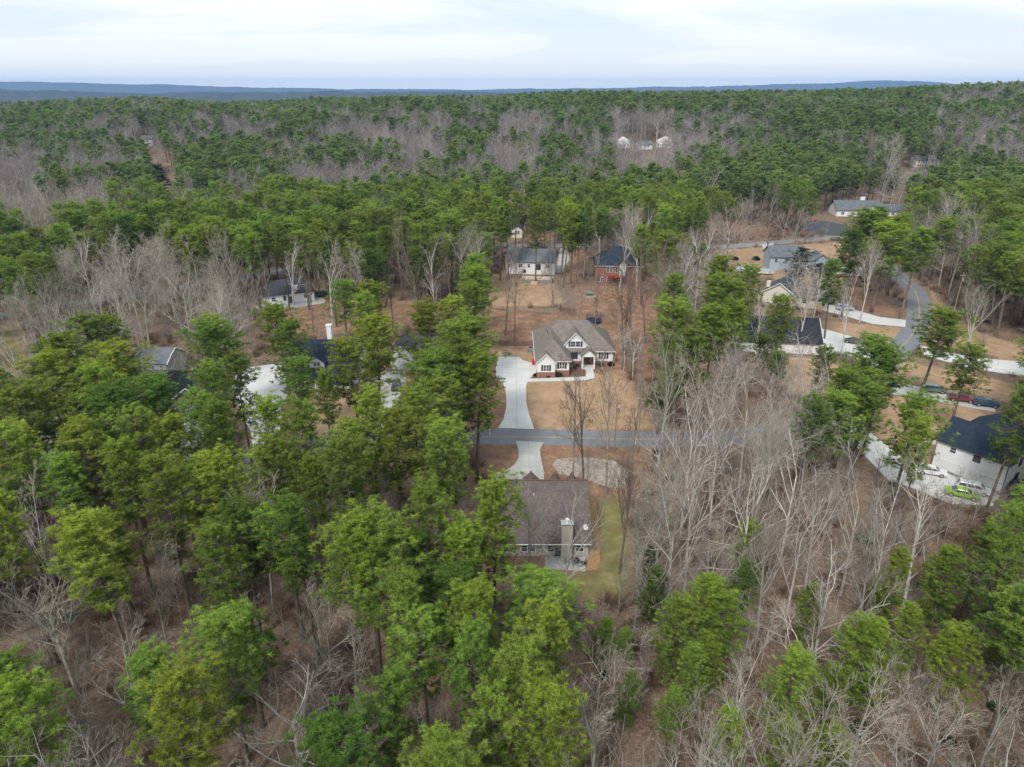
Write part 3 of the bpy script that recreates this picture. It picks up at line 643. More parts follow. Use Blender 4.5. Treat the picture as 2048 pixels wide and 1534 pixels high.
for i in range(12): MB().box(-0.1, 0.4 * i + 0.01 - 0.1, 1.25, 9.9 if i > 4 else 9.0, 0.4 * i + 0.28, 1.31).build('plank', M_deck, dk)
MB().box(3.0, -1.2, 0, 5.2, -0.1, 0.9).box(3.0, -2.0, 0, 5.2, -1.2, 0.5).build('steps', M_deck, dk)
for (a, b_) in (((-0.1,-0.1),(3.0,-0.1)), ((5.2,-0.1),(9.9,-0.1)), ((-0.1,-0.1),(-0.1,4.6))):
    n = max(2, int(math.hypot(b_[0]-a[0], b_[1]-a[1]) / 1.2))
    for i in range(n + 1):
        x = a[0] + (b_[0]-a[0]) * i / n; y = a[1] + (b_[1]-a[1]) * i / n; MB().box(x-0.05, y-0.05, 1.31, x+0.05, y+0.05, 2.2).build('post', M_trim, dk)
    MB().tube([(a[0], a[1], 2.22), (b_[0], b_[1], 2.22)], [0.06, 0.06], 4).build('rail', M_trim, dk)
gr = place(empty('grill', label='black covered grill standing on the tan raised deck', cat='grill'), 1049, 553, 0, 1.31); MB().box(-0.5, -0.3, 0, 0.5, 0.3, 0.8).build('cabinet', M_black, gr); MB().prism([(-0.45,-0.25),(0.45,-0.25),(0.4,0.25),(-0.4,0.25)], 0.8, 1.15).build('lid', M_black, gr)

# --- house 4: brick, navy hip roof
h4 = place(empty('house', label='red brick house with navy hip roof and narrow white bay', cat='house'), 1190, 567, R(-4))
MB().box(0, 0, 0, 15, 13, 6.1).build('wall', M_brick, h4)
r = MB(); hip_roof(r, -0.5, 15.5, -0.5, 13.5, 6.15, 11.3, 5.5, 9.5, 6.5); r.build('roof', M_roofnavy, h4)
gutter(h4, [(-0.55, -0.55, 6.05), (15.55, -0.55, 6.05)])
w = MB(); gwall(w, 8.8, 1.0, -1.3, 1.5, 2.8, 6.9, 7.9); w.build('bay_wall', M_white, h4); r = MB(); slab_roof(r, 8.8, -1.5, 4, 1.25, 6.8, 8.1); r.build('roof', M_roofnavy, h4)
window(h4, 4.6, 0, 4.7, 1.9, 1.3, double=True); window(h4, 6.9, 0, 4.7, 0.7, 1.5); window(h4, 13.3, 0, 4.7, 1.3, 1.3, double=True); window(h4, 1.7, 0, 1.5, 1.5, 1.3, double=True); window(h4, 4.4, 0, 1.5, 1.0, 1.2); window(h4, 8.3, 0, 1.5, 1.5, 1.3, double=True)
M_reddeck = mat('red_stained_wood', (0.30, 0.04, 0.03), 0.7, noise=0.2)
b = MB(); b.box(4.0, -2.2, 2.6, 10.6, -0.05, 2.78); 
for x in (4.1, 7.3, 10.4): b.box(x, -2.15, 0, x+0.15, -2.0, 2.6)
b.box(4.0, -2.2, 3.5, 10.6, -2.1, 3.6).build('balcony', M_reddeck, h4)
b = MB(); [b.box(4.0 + i*0.3, -2.18, 2.78, 4.05 + i*0.3, -2.12, 3.5) for i in range(23)]; tag(b.build('balusters', M_reddeck, h4), kind='stuff')
footprint(h4, -1, 16, -3, 13)
# far white front of house behind the back road
h4b = place(empty('house', label='small pale house front with dark window behind the back road among pines', cat='house'), 1023, 476, 0)
w = MB(); gwall(w, 2.5, 2.6, 0, 8, 0, 3.4, 4.8); w.build('wall', M_cream, h4b); r = MB(); slab_roof(r, 2.5, -0.3, 8.3, 3.0, 3.3, 5.2); r.build('roof', M_roofdark, h4b)
window(h4b, 2.5, 0, 2.4, 2.0, 1.4, double=True); footprint(h4b, 0, 5, 0, 8)

# --- house 5: white, charcoal roof, left back
h5 = place(empty('house', label='white house with charcoal roof and small white chimney in the red clay clearing', cat='house'), 528, 612, R(24))
MB().box(0, 0, 0, 15, 9.5, 2.9).build('wall', M_white, h5)
r = MB(); hip_roof(r, -0.5, 15.5, -0.5, 10, 3.0, 6.4, 5, 11, 4.7); r.build('roof', M_roofdark, h5)
MB().box(9.2, 0.8, 3.0, 10.3, 1.7, 5.0).build('chimney', M_trim, h5)
window(h5, 3.0, 0, 1.7, 1.1, 1.1); window(h5, 6.2, 0, 1.7, 0.6, 1.3, frame=M_dark); door(h5, 8.0, 0, m=M_glass, w=1.6); window(h5, 12.5, 0, 1.7, 1.2, 1.1)
footprint(h5, 0, 15, -2, 10)
# --- house 6: navy roof behind the pines, left of centre
h6 = place(empty('house', label='white house with navy roof and white chimney half hidden by pines', cat='house'), 574, 768, R(-1))
w = MB(); gwall(w, 6.3, 6.3, 0, 15.5, 0, 3.3, 7.9, axis='x'); w.build('wall', M_white, h6)
r = MB(); slab_roof(r, 6.3, -0.5, 16.0, 6.9, 3.15, 8.3, axis='x'); r.build('roof', M_roofnavy, h6)
w = MB(); gwall(w, 7.0, 1.6, 0.3, 4, 3.6, 5.2, 6.2); w.build('dormer_wall', M_white, h6); r = MB(); slab_roof(r, 7.0, 0.0, 5.5, 2.0, 5.0, 6.5); r.build('roof', M_roofnavy, h6); window(h6, 7.0, 0.3, 4.7, 1.5, 0.9, double=True)
MB().box(6.5, 11.8, 6.0, 7.6, 12.9, 9.6).box(6.4, 11.7, 9.6, 7.7, 13.0, 9.8).build('chimney', M_trim, h6)
MB().solid([(1,-3.2,2.7),(15,-3.2,2.7),(15,0.2,3.6),(1,0.2,3.6),(1,-3.2,2.55),(15,-3.2,2.55),(15,0.2,3.4),(1,0.2,3.4)], [(0,1,2,3),(4,7,6,5),(0,4,5,1),(1,5,6,2),(2,6,7,3),(3,7,4,0)]).build('porch_roof', M_roofnavy, h6)
for x in (1.4, 5.0, 7.2, 11, 14.6): MB().box(x-0.15, -2.9, 0, x+0.15, -2.6, 2.6).build('column', M_trim, h6)
MB().box(1, -3.1, 0, 15, 0, 0.2).build('porch_floor', M_conc2, h6); window(h6, 3.2, 0, 1.6, 1.6, 1.3, double=True); window(h6, 12.5, 0, 1.6, 1.6, 1.3, double=True); door(h6, 6.1, 0, z0=0.2)
footprint(h6, 0, 16, -3, 13)
sh = place(empty('shed', label='small white shed with dark roof at the edge of the clay clearing', cat='shed'), 545, 675, R(5))
w = MB(); gwall(w, 1.8, 1.8, 0, 3, 0, 2.3, 3.1, axis='y'); w.build('wall', M_white, sh); r = MB(); slab_roof(r, 1.8, -0.2, 3.2, 2.1, 2.2, 3.4); r.build('roof', M_roofblack, sh); window(sh, 1.2, 0, 1.4, 0.6, 0.8); door(sh, 2.5, 0, m=M_black, h=1.8, w=0.8); footprint(sh, 0, 3.6, 0, 3)
# --- house 7, 8, 9 behind the left pines
h7 = place(empty('house', label='grey sided house with curved white rake seen through pines at left', cat='house'), 268, 752, R(-8))
w = MB(); gwall(w, 3.7, 3.7, 0, 8.5, 0, 3.6, 5.6, axis='x'); w.build('wall', M_grey, h7); r = MB(); slab_roof(r, 3.7, -0.4, 8.9, 4.1, 3.5, 6.0, axis='x'); r.build('roof', M_roofslate, h7)
for x in (1.2, 3.2, 5.2, 7.2): window(h7, x, 0, 2.2, 0.8, 1.3)
for s in (-1, 1): MB().tube([(8.95, 3.7 + s*4.1, 3.4), (8.95, 3.7 + s*2, 4.9), (8.95, 3.7, 5.95)], [0.12]*3, 4).build('rake_board', M_trim, h7)
footprint(h7, 0, 9, 0, 8)
h8 = place(empty('house', label='beige gabled garage house with white rake boards between left pines', cat='house'), 354, 826, R(-4))
w = MB(); gwall(w, 3.0, 3.0, 0, 9, 0, 3.2, 5.3); w.build('wall', M_beige, h8); r = MB(); slab_roof(r, 3.0, -0.4, 11, 3.5, 3.05, 5.7); r.build('roof', M_roofblack, h8)
for s in (-1, 1): MB().tube([(3.0 + s*3.5, -0.45, 2.95), (3.0, -0.45, 5.6)], [0.13]*2, 4).build('rake_board', M_trim, h8)
garage(h8, 3.0, 0, 4.8, 2.2); MB().box(-16, 2, 0, 0, 12, 3.2).build('wall', M_grey, h8); r = MB(); slab_roof(r, 7, -16.4, 1.5, 5.6, 3.1, 6.4, axis='x'); r.build('roof', M_roofblack, h8); footprint(h8, -16, 6, 0, 12)
h9 = place(empty('house', label='white gabled house with grey roof hidden behind pines left of the wide driveway', cat='house'), 782, 738, R(-6))
w = MB(); gwall(w, 2.4, 2.4, 0, 9, 0, 4.2, 6.0); w.build('wall', M_white, h9); r = MB(); slab_roof(r, 2.4, -0.4, 9, 2.9, 4.1, 6.4); r.build('roof', M_roofdark, h9); window(h9, 2.4, 0, 3.4, 1.0, 1.1)
w = MB(); gwall(w, 8.0, 5.0, 4.8, 14, 0, 3.2, 6.0, axis='x'); w.build('wall', M_white, h9); r = MB(); slab_roof(r, 8.0, 3.5, 14.4, 5.5, 3.1, 6.4, axis='x'); r.build('roof', M_roofdark, h9)
garage(h9, 2.4, 0, 3.6, 2.1); window(h9, 8, 3.0, 1.7, 1.3, 1.2); footprint(h9, 0, 14, 0, 13)
# --- house 10: cream, dark roofs, right
h10 = place(empty('house', label='cream house with broad front gable and lower garage wing beside blue SUV', cat='house'), 1524, 603, R(-33))
w = MB(); gwall(w, 4.6, 4.6, 0, 14, 0, 3.3, 6.0); w.build('wall', M_cream, h10); r = MB(); slab_roof(r, 4.6, -0.5, 14.5, 5.1, 3.15, 6.5); r.build('roof', M_roofdark, h10)
w = MB(); gwall(w, 4.5, 4.0, 9.1, 18, 0, 3.0, 5.0, axis='x'); w.build('wall', M_cream, h10); r = MB(); slab_roof(r, 4.5, 7.0, 18.4, 4.5, 2.9, 5.4, axis='x'); r.build('roof', M_roofdark, h10)
for s in (-1, 1): MB().tube([(4.6 + s*5.1, -0.55, 3.05), (4.6, -0.55, 6.4)], [0.12]*2, 4).build('rake_board', M_trim, h10)
window(h10, 4.6, 0, 1.8, 1.6, 1.2, double=True, frame=M_dark); MB().box(0.4, 1.0, 4.5, 1.5, 2.0, 6.3).build('chimney', M_cream, h10); garage(h10, 18, 4.5, 4.6, 2.2, 'e'); window(h10, 12, 0.5, 1.8, 1.2, 1.1); footprint(h10, 0, 18, 0, 14)
# --- house 11: large black roof
h11 = place(empty('house', label='low house with large black roof and white gable end below the cream house', cat='house'), 1478, 702, R(-8))
w = MB(); gwall(w, 6.5, 6.5, 0, 19, 0, 3.1, 7.0, axis='x'); w.build('wall', M_white, h11); r = MB(); slab_roof(r, 6.5, -0.5, 19.5, 7.1, 2.95, 7.4, axis='x'); r.build('roof', M_roofblack, h11)
for s in (-1, 1): MB().tube([(19.55, 6.5 + s*7.1, 2.85), (19.55, 6.5, 7.3)], [0.14]*2, 4).build('rake_board', M_trim, h11)
garage(h11, 19, 6.5, 4.6, 2.2, 'e'); window(h11, 5, 0, 1.7, 1.4, 1.2, double=True); window(h11, 19, 6.5, 4.6, 0.8, 1.0, 'e'); footprint(h11, 0, 19, -3, 13)
# --- house 12: pale blue
h12 = place(empty('house', label='pale blue house with slate roofs behind dark cedar by the back road', cat='house'), 1538, 540, R(-3))
w = MB(); gwall(w, 4.5, 4.5, 0, 12.5, 0, 5.0, 7.6, axis='x'); w.build('wall', M_blue, h12); r = MB(); slab_roof(r, 4.5, -0.4, 12.9, 5.0, 4.85, 8.0, axis='x'); r.build('roof', M_roofslate, h12)
w = MB(); gwall(w, 17.5, 2.9, -1.5, 6, 0, 4.0, 5.8); w.build('wall', M_blue, h12); r = MB(); slab_roof(r, 17.5, -2, 6.5, 3.3, 3.9, 6.2); r.build('roof', M_roofslate, h12)
MB().box(12.4, 1, 0, 15, 6, 3.6).build('wall', M_blue, h12); r = MB(); slab_roof(r, 3.5, 12.2, 16.5, 3.2, 3.5, 5.5, axis='x'); r.build('roof', M_roofslate, h12)
for x in (2, 5.5, 9.5): window(h12, x, 0, 3.6, 1.0, 1.2)
window(h12, 17.5, -1.5, 2.6, 1.3, 1.2, double=True); footprint(h12, 0, 20, -2, 9)
# --- house 13: far right
h13 = place(empty('house', label='far white house with pale grey roofs and white chimney among dark pines', cat='house'), 1672, 434, R(-4))
w = MB(); gwall(w, 6, 6, 0, 22, 0, 3.6, 7.2, axis='x'); w.build('wall', M_white, h13); r = MB(); slab_roof(r, 6, -0.5, 22.5, 6.6, 3.5, 7.7, axis='x'); r.build('roof', M_roofslate, h13)
w = MB(); gwall(w, 16, 4, -3, 4, 0, 3.8, 6.2); w.build('wall', M_white, h13); r = MB(); slab_roof(r, 16, -3.5, 8, 4.5, 3.7, 6.7); r.build('roof', M_roofslate, h13)
w = MB(); gwall(w, 5, 4.5, 22.2, 38, 0, 3.3, 5.6, axis='x'); w.build('wall', M_white, h13); r = MB(); slab_roof(r, 5, 21.5, 38.5, 5.0, 3.2, 6.1, axis='x'); r.build('roof', M_roofslate, h13)
MB().box(13.2, 6.5, 6, 15.4, 8, 9.6).build('chimney', M_trim, h13); MB().box(13.0, 6.3, 9.6, 15.6, 8.2, 9.85).build('chimney_cap', M_dark, h13)
for x in (3, 8, 28, 34): window(h13, x, 0 if x < 20 else 0.5, 1.9, 1.5, 1.4, double=True)
footprint(h13, 0, 38, -3, 12)
# --- house 14: right edge farmhouse
h14 = empty('house', (72.2, 105.6, 0), R(-55), 'tall white farmhouse with navy roof above the lime green car', 'house')
w = MB(); gwall(w, 4.8, 4.8, 0, 10.8, 0, 5.6, 7.8, axis='x'); w.build('wall', M_white, h14); r = MB(); slab_roof(r, 4.8, -0.5, 11.3, 5.3, 5.45, 8.3, axis='x'); r.build('roof', M_roofnavy, h14)
w = MB(); gwall(w, 3.6, 3.4, 6, 15, 0, 5.4, 7.0); w.build('wall', M_white, h14); r = MB(); slab_roof(r, 3.6, 4.5, 15.5, 3.9, 5.3, 7.7); r.build('roof', M_roofnavy, h14)
w = MB(); gwall(w, 8.0, 3.4, 9, 17, 0, 4.4, 6.2); w.build('wall', M_white, h14); r = MB(); slab_roof(r, 8.0, 7.5, 17.5, 3.9, 4.4, 6.9); r.build('roof', M_roofnavy, h14)
garage(h14, 3.0, 0, 4.2, 2.3); garage(h14, 7.9, 0, 4.2, 2.3); window(h14, 6.3, 0, 4.4, 0.95, 1.0, frame=M_dark); window(h14, 2.6, 0, 4.4, 0.9, 0.9); window(h14, 10.8, 4.8, 4.4, 1.0, 1.4, 'e', frame=M_dark); window(h14, 10.8, 4.8, 1.6, 1.6, 1.4, 'e', frame=M_dark, double=True)
for y in (-0.08, 9.7): MB().tube([(10.85, y, 5.3), (10.85, y, 0.1)], [0.07, 0.07], 6).build('downspout', M_dark, h14)
MB().box(-0.03, -0.05, 0, 10.83, -0.012, 0.5).build('foundation', M_conc2, h14)
gutter(h14, [(-0.5, -0.52, 5.4), (11.3, -0.52, 5.4)], m=M_dark); footprint(h14, 0, 11, -1, 17)
# --- far houses glimpsed in the woods
for (px, py, wd, lb, mm) in ((1236, 298, 10, 'white house glimpsed through bare trees, leftmost of three on the wooded slope', M_white), (1276, 300, 12, 'white house glimpsed through bare trees, middle one of three on the wooded slope', M_white), (1312, 296, 13, 'white house glimpsed through bare trees, rightmost of three on the wooded slope', M_white),
                         (284, 292, 9, 'tiny white house with a bright roof in the far left woods', M_white), (1830, 336, 30, 'low pale house glimpsed under pines at far right', M_cream),
                         (1015, 392, 8, 'small white house glimpsed between pine trunks beyond the back road', M_white), (862, 312, 9, 'small pale house glimpsed among bare trees left of the centre', M_cream)):
    q = at(px, py)
    hf = empty('house', (q.x, q.y, q.z - (1.5 if 'three' in lb else 0)), R(4 if 'rightmost' not in lb else -24), lb, 'house')
    tall = 2.2 if 'leftmost of three' in lb or 'rightmost of three' in lb else 0
    if tall: w = MB(); gwall(w, wd/2, wd/2, 0, 8, -1, 5.6 + tall, 8.6 + tall); w.build('wall', mm, hf); r = MB(); slab_roof(r, wd/2, -0.5, 8.5, wd/2 + .5, 5.5 + tall, 8.9 + tall)
    else: w = MB(); gwall(w, 4, 4, 0, wd, -1, 5.6, 8, axis='x'); w.build('wall', mm, hf); r = MB(); slab_roof(r, 4, -0.4, wd + 0.4, 4.5, 5.5, 8.3, axis='x'); r.build('roof', M_roofslate, hf)
    for x in np.arange(2, wd - 1, 3.2): window(hf, float(x), 0, 4.2, 1.2, 1.4); window(hf, float(x), 0, 1.6, 1.2, 1.4)
    footprint(hf, 0, wd, 0, 8)

# ------------------------------------------------------------------ vehicles
def car(px, py, ang, kind, color, label, L=4.8, z=0.03):
    cm = mat('car_paint', color, 0.25, spec=0.6); cm.node_tree.nodes['Principled BSDF'].inputs['Coat Weight'].default_value = 0.5
    o = place(empty('parked_car', label=label, cat='pickup' if kind == 'pickup' else 'car'), px, py, ang, z)
    Wd = 1.85; hw = Wd / 2; sc = L / 4.8
    if kind == 'sedan': hb, hr = 0.92, 1.45; prof = [(-2.4,0.35),(-2.4,0.75),(-1.75,0.92),(-1.0,0.95),(1.75,0.98),(2.4,0.86),(2.4,0.35)]; cab = [(-1.15,0.94),(-0.45,1.44),(0.75,1.46),(1.65,0.98)]
    elif kind == 'pickup': prof = [(-2.4,0.45),(-2.4,1.0),(-1.2,1.1),(2.4,1.1),(2.4,0.45)]; cab = [(-1.2,1.08),(-0.75,1.75),(0.5,1.78),(0.75,1.08)]
    else: prof = [(-2.4,0.4),(-2.4,0.92),(-1.5,1.05),(2.35,1.08),(2.42,0.8),(2.4,0.4)]; cab = [(-1.5,1.04),(-0.75,1.68),(2.05,1.70),(2.32,1.07)]
    def loft(pr, w0, w1, zt):
        n = len(pr); zs = [p[1] for p in pr]; z0, z1 = min(zs), max(zs)
        def wz(z): t = (z - z0) / max(z1 - z0, 1e-6); return w0 + (w1 - w0) * t
        v = [(x*sc, -wz(z), z) for x, z in pr] + [(x*sc, wz(z), z) for x, z in pr]
        return v, [tuple(range(n)), tuple(range(2*n-1, n-1, -1))] + [(i, n+i, n+(i+1) % n, (i+1) % n) for i in range(n)]
    b = MB(); v, f = loft(prof, hw, hw*0.96, 0); b.solid(v, f); bd = b.build('body', cm, o)
    bv = bd.modifiers.new('bevel', 'BEVEL'); bv.width = 0.09; bv.segments = 2; bd.data.polygons.foreach_set('use_smooth', [False]*len(bd.data.polygons))
    b = MB(); v, f = loft(cab, hw*0.93, hw*0.76, 0); b.solid(v, f); cb = b.build('cabin', cm, o); bv = cb.modifiers.new('bevel', 'BEVEL'); bv.width = 0.06; bv.segments = 2
    # glass set slightly proud of the cabin
    c0, c1, c2, c3 = cab; zz0, zz1 = c0[1], max(c1[1], c2[1])
    def wz(z): t = (z - zz0) / (zz1 - zz0); return hw*0.93 + (hw*0.76 - hw*0.93) * t
    for nm, A, B, sgn in (('windshield', c0, c1, -1), ('rear_window', c3, c2, 1)):
        P = []
        for t in (0.12, 0.88):
            x = (A[0] + (B[0]-A[0])*t + sgn*0.035)*sc; z = A[1] + (B[1]-A[1])*t + 0.02; P.append((x, z))
        MB().poly([(P[0][0], -wz(P[0][1])*0.86, P[0][1]), (P[0][0], wz(P[0][1])*0.86, P[0][1]), (P[1][0], wz(P[1][1])*0.86, P[1][1]), (P[1][0], -wz(P[1][1])*0.86, P[1][1])]).build(nm, M_glass, o, fix=False)
    za, zb = zz0 + 0.10, zz1 - 0.10
    def xat(A, B, z): return A[0] + (B[0]-A[0]) * (z - A[1]) / (B[1] - A[1])
    for s in (-1, 1):
        xa0, xb0, xa1, xb1 = xat(c0,c1,za)+0.12, xat(c3,c2,za)-0.12, xat(c0,c1,zb)+0.12, xat(c3,c2,zb)-0.12
        k = 3 if kind == 'suv' else 2 if kind == 'sedan' else 1
        for i in range(k):
            t0, t1 = i/k + 0.02, (i+1)/k - 0.02
            MB().poly([((xa0+(xb0-xa0)*t0)*sc, s*(wz(za)+0.015), za), ((xa0+(xb0-xa0)*t1)*sc, s*(wz(za)+0.015), za), ((xa1+(xb1-xa1)*t1)*sc, s*(wz(zb)+0.015), zb), ((xa1+(xb1-xa1)*t0)*sc, s*(wz(zb)+0.015), zb)]).build('side_window', M_glass, o, fix=False)
        for x in (-1.45, 1.5):
            wv = MB(); wv.cyl((0, 0), 0.35, -0.12, 0.12, 14); wh = wv.build('wheel', M_rubber, o); wh.rotation_euler = (R(90), 0, 0); wh.location = (x*sc, s*(hw - 0.1), 0.35)
            rm = MB(); rm.cyl((0, 0), 0.2, -0.13, 0.13, 10); rr = rm.build('rim', M_metal, wh)
        MB().box(-2.44*sc, s*0.72-0.16, 0.62, -2.36*sc, s*0.72+0.16, 0.78).build('headlight', M_trim, o)
        MB().box(2.34*sc, s*0.74-0.14, 0.72, 2.445*sc, s*0.74+0.14, 0.9).build('taillight', M_red, o)
    if kind == 'pickup': MB().box(0.95*sc, -0.75, 1.04, 2.3*sc, 0.75, 1.12).build('truck_bed', M_black, o)
    q = at(px, py); HOUSEPOLY.append([(q.x-2.5,q.y-2.5),(q.x+2.5,q.y-2.5),(q.x+2.5,q.y+2.5),(q.x-2.5,q.y+2.5)])
    return o
car(1689, 620, R(168), 'suv', (0.35, 0.45, 0.58), 'pale blue SUV parked on the narrow drive beside the cream house')
car(1708, 687, R(145), 'sedan', (0.07, 0.075, 0.085), 'dark grey sedan on the wide white driveway below the cream house', 4.9)
car(1866, 784, R(165), 'suv', (0.12, 0.18, 0.16), 'dark green SUV with blue tinted glass, nearest the road of three vehicles', 5.0)
car(1921, 802, R(160), 'pickup', (0.17, 0.03, 0.035), 'maroon pickup parked between the green SUV and the navy SUV', 5.1)
car(1971, 812, R(160), 'suv', (0.035, 0.06, 0.11), 'navy SUV parked behind the maroon pickup at right', 4.7)
car(1924, 993, R(150), 'sedan', (0.27, 0.50, 0.04), 'lime green car parked in front of the tall white farmhouse', 5.0)
car(1945, 984, R(150), 'suv', (0.62, 0.64, 0.68), 'white and grey SUV tucked behind the lime green car', 4.9)
car(1862, 948, R(158), 'sedan', (0.7, 0.71, 0.72), 'white car left of the tall farmhouse partly under pine boughs', 4.6)
car(2030, 986, R(60), 'suv', (0.03, 0.04, 0.07), 'dark car at the right side of the tall white farmhouse', 4.6)
car(792, 776, R(-84), 'suv', (0.05, 0.065, 0.06), 'dark green SUV parked head down the drive between left pines', 4.9)
car(641, 593, R(20), 'suv', (0.03, 0.03, 0.035), 'black car parked at the right end of the charcoal roofed house', 4.6)
car(1737, 772, R(172), 'sedan', (0.55, 0.62, 0.68), 'silver car half hidden by bare branches near the road bend', 4.6)
# camper and boats by the pale blue house
cp = place(empty('camper', label='long white camper parked under trees right of the dark cedar', cat='camper'), 1698, 553, R(-4))
MB().box(-4, -1.2, 0.6, 4, 1.2, 2.9).build('body', M_trim, cp); MB().box(-3.6, -1.25, 1.7, 3.0, -1.2, 2.2).build('side_window', M_glass, cp)
for x in (-0.6, 0.6): wv = MB().cyl((0,0), 0.36, -0.12, 0.12, 12).build('wheel', M_rubber, cp); wv.rotation_euler = (R(90),0,0); wv.location = (x, -1.05, 0.36)
for px, py, an, lb, cc in ((1490, 546, -22, 'white boat under a blue cover left of the pale blue house', (0.45,0.55,0.66)), (1526, 549, -18, 'grey covered boat beside the clipped hedge left of the pale blue house', (0.30,0.36,0.42))):
    bt = place(empty('boat', label=lb, cat='boat'), px, py, R(an)); tm = mat('boat_cover', cc, 0.6, noise=0.1)
    MB().solid([(-3,-0.9,0.6),(-3,0.9,0.6),(1.5,0.9,0.6),(3.4,0,0.7),(1.5,-0.9,0.6),(-3,-1.1,1.4),(-3,1.1,1.4),(1.5,1.1,1.4),(4,0,1.5),(1.5,-1.1,1.4)], [(0,1,2,3,4),(0,5,6,1),(1,6,7,2),(2,7,8,3),(3,8,9,4),(4,9,5,0)]).build('hull', M_trim, bt)
    MB().solid([(-3.05,-1.14,1.4),(-3.05,1.14,1.4),(1.5,1.14,1.4),(4.05,0,1.5),(1.5,-1.14,1.4),(-2.8,0,2.1),(1.4,0,2.2)], [(0,5,1),(1,5,6,2),(2,6,3),(3,6,4),(4,6,5,0)]).build('cover', tm, bt)
    wv = MB().cyl((0,0), 0.33, -1.15, 1.15, 12).build('trailer_wheels', M_rubber, bt); wv.rotation_euler = (R(90),0,0); wv.location = (-0.8, 0, 0.33)

# ------------------------------------------------------------------ yard things
def tramp(px, py, lb, sz=2.2):
    t = place(empty('trampoline', label=lb, cat='trampoline'), px, py)
    MB().cyl((0,0), sz*0.86, 0.86, 0.9, 24).build('mat', M_black, t)
    bl = mat('blue_pad', (0.03, 0.07, 0.25), 0.5); b = MB(); n = 24
    for i in range(n):
        a0, a1 = 2*math.pi*i/n, 2*math.pi*(i+1)/n
        P = [(sz*0.85, 0.84), (sz, 0.82), (sz, 0.93), (sz*0.85, 0.94)]
        v = [(r*math.cos(a), r*math.sin(a), z) for a in (a0, a1) for r, z in P]; b.solid(v, [(0,4,5,1),(1,5,6,2),(2,6,7,3),(3,7,4,0)])
    b.build('pad', bl, t)
    for i in range(6):
        a = math.pi*i/3; MB().tube([(sz*math.cos(a), sz*math.sin(a), 0), (sz*math.cos(a), sz*math.sin(a), 2.6), (sz*0.8*math.cos(a), sz*0.8*math.sin(a), 2.8)], [0.03]*3, 5).build('pole', M_black, t)
    b = MB()                                                     # net as thin strands
    for i in range(40):
        a = 2*math.pi*i/40; b.tube([(sz*0.9*math.cos(a), sz*0.9*math.sin(a), 0.93), (sz*0.86*math.cos(a), sz*0.86*math.sin(a), 2.7)], [0.012]*2, 3)
    for k in range(9):
        z = 1.0 + 0.2*k; b.tube([(sz*0.89*math.cos(2*math.pi*i/24), sz*0.89*math.sin(2*math.pi*i/24), z) for i in range(25)], [0.01]*25, 3)
    tag(b.build('net', M_black, t), kind='stuff'); return t
tramp(1188, 645, 'round trampoline with black net at the back of the hip roofed house')
tramp(932, 642, 'dark trampoline half hidden by pine left of the split rail fence', 1.9)
# hexagonal wooden enclosure with green roof
hx = place(empty('shed', label='six sided wooden shed with small green roof behind the trampoline', cat='shed'), 1179, 604)
b = MB()
for i in range(6):
    a0, a1 = math.pi*i/3, math.pi*(i+1)/3
    for k in range(9):
        t0, t1 = k/9, (k+0.9)/9; q = lambda a, t, r: (r*(math.cos(a0)*(1-t)+math.cos(a1)*t), r*(math.sin(a0)*(1-t)+math.sin(a1)*t))
        p0, p1, p2, p3 = q(0,t0,2.5), q(0,t1,2.5), q(0,t1,2.42), q(0,t0,2.42); MB().prism([p0,p1,p2,p3], 0, 2.0).build('board', M_wood, hx)
MB().prism([(2.42*math.cos(math.pi*i/3), 2.42*math.sin(math.pi*i/3)) for i in range(6)], 0, 1.9).build('floor', M_wood, hx)
gmr = mat('green_metal_roof', (0.12, 0.28, 0.25), 0.4, noise=0.1); v = [(1.6*math.cos(math.pi*i/3), 1.0+1.1*math.sin(math.pi*i/3), 2.7) for i in range(6)] + [(0,1.0,3.3)]
MB().solid(v, [(i,(i+1)%6,6) for i in range(6)] + [(5,4,3,2,1,0)]).build('roof', gmr, hx)
for i in range(6): MB().box(v[i][0]*0.9-0.05, 1+(v[i][1]-1)*0.9-0.05, 1.9, v[i][0]*0.9+0.05, 1+(v[i][1]-1)*0.9+0.05, 2.72).build('post', M_wood, hx)
footprint(hx, -2.5, 2.5, -2.5, 2.5)
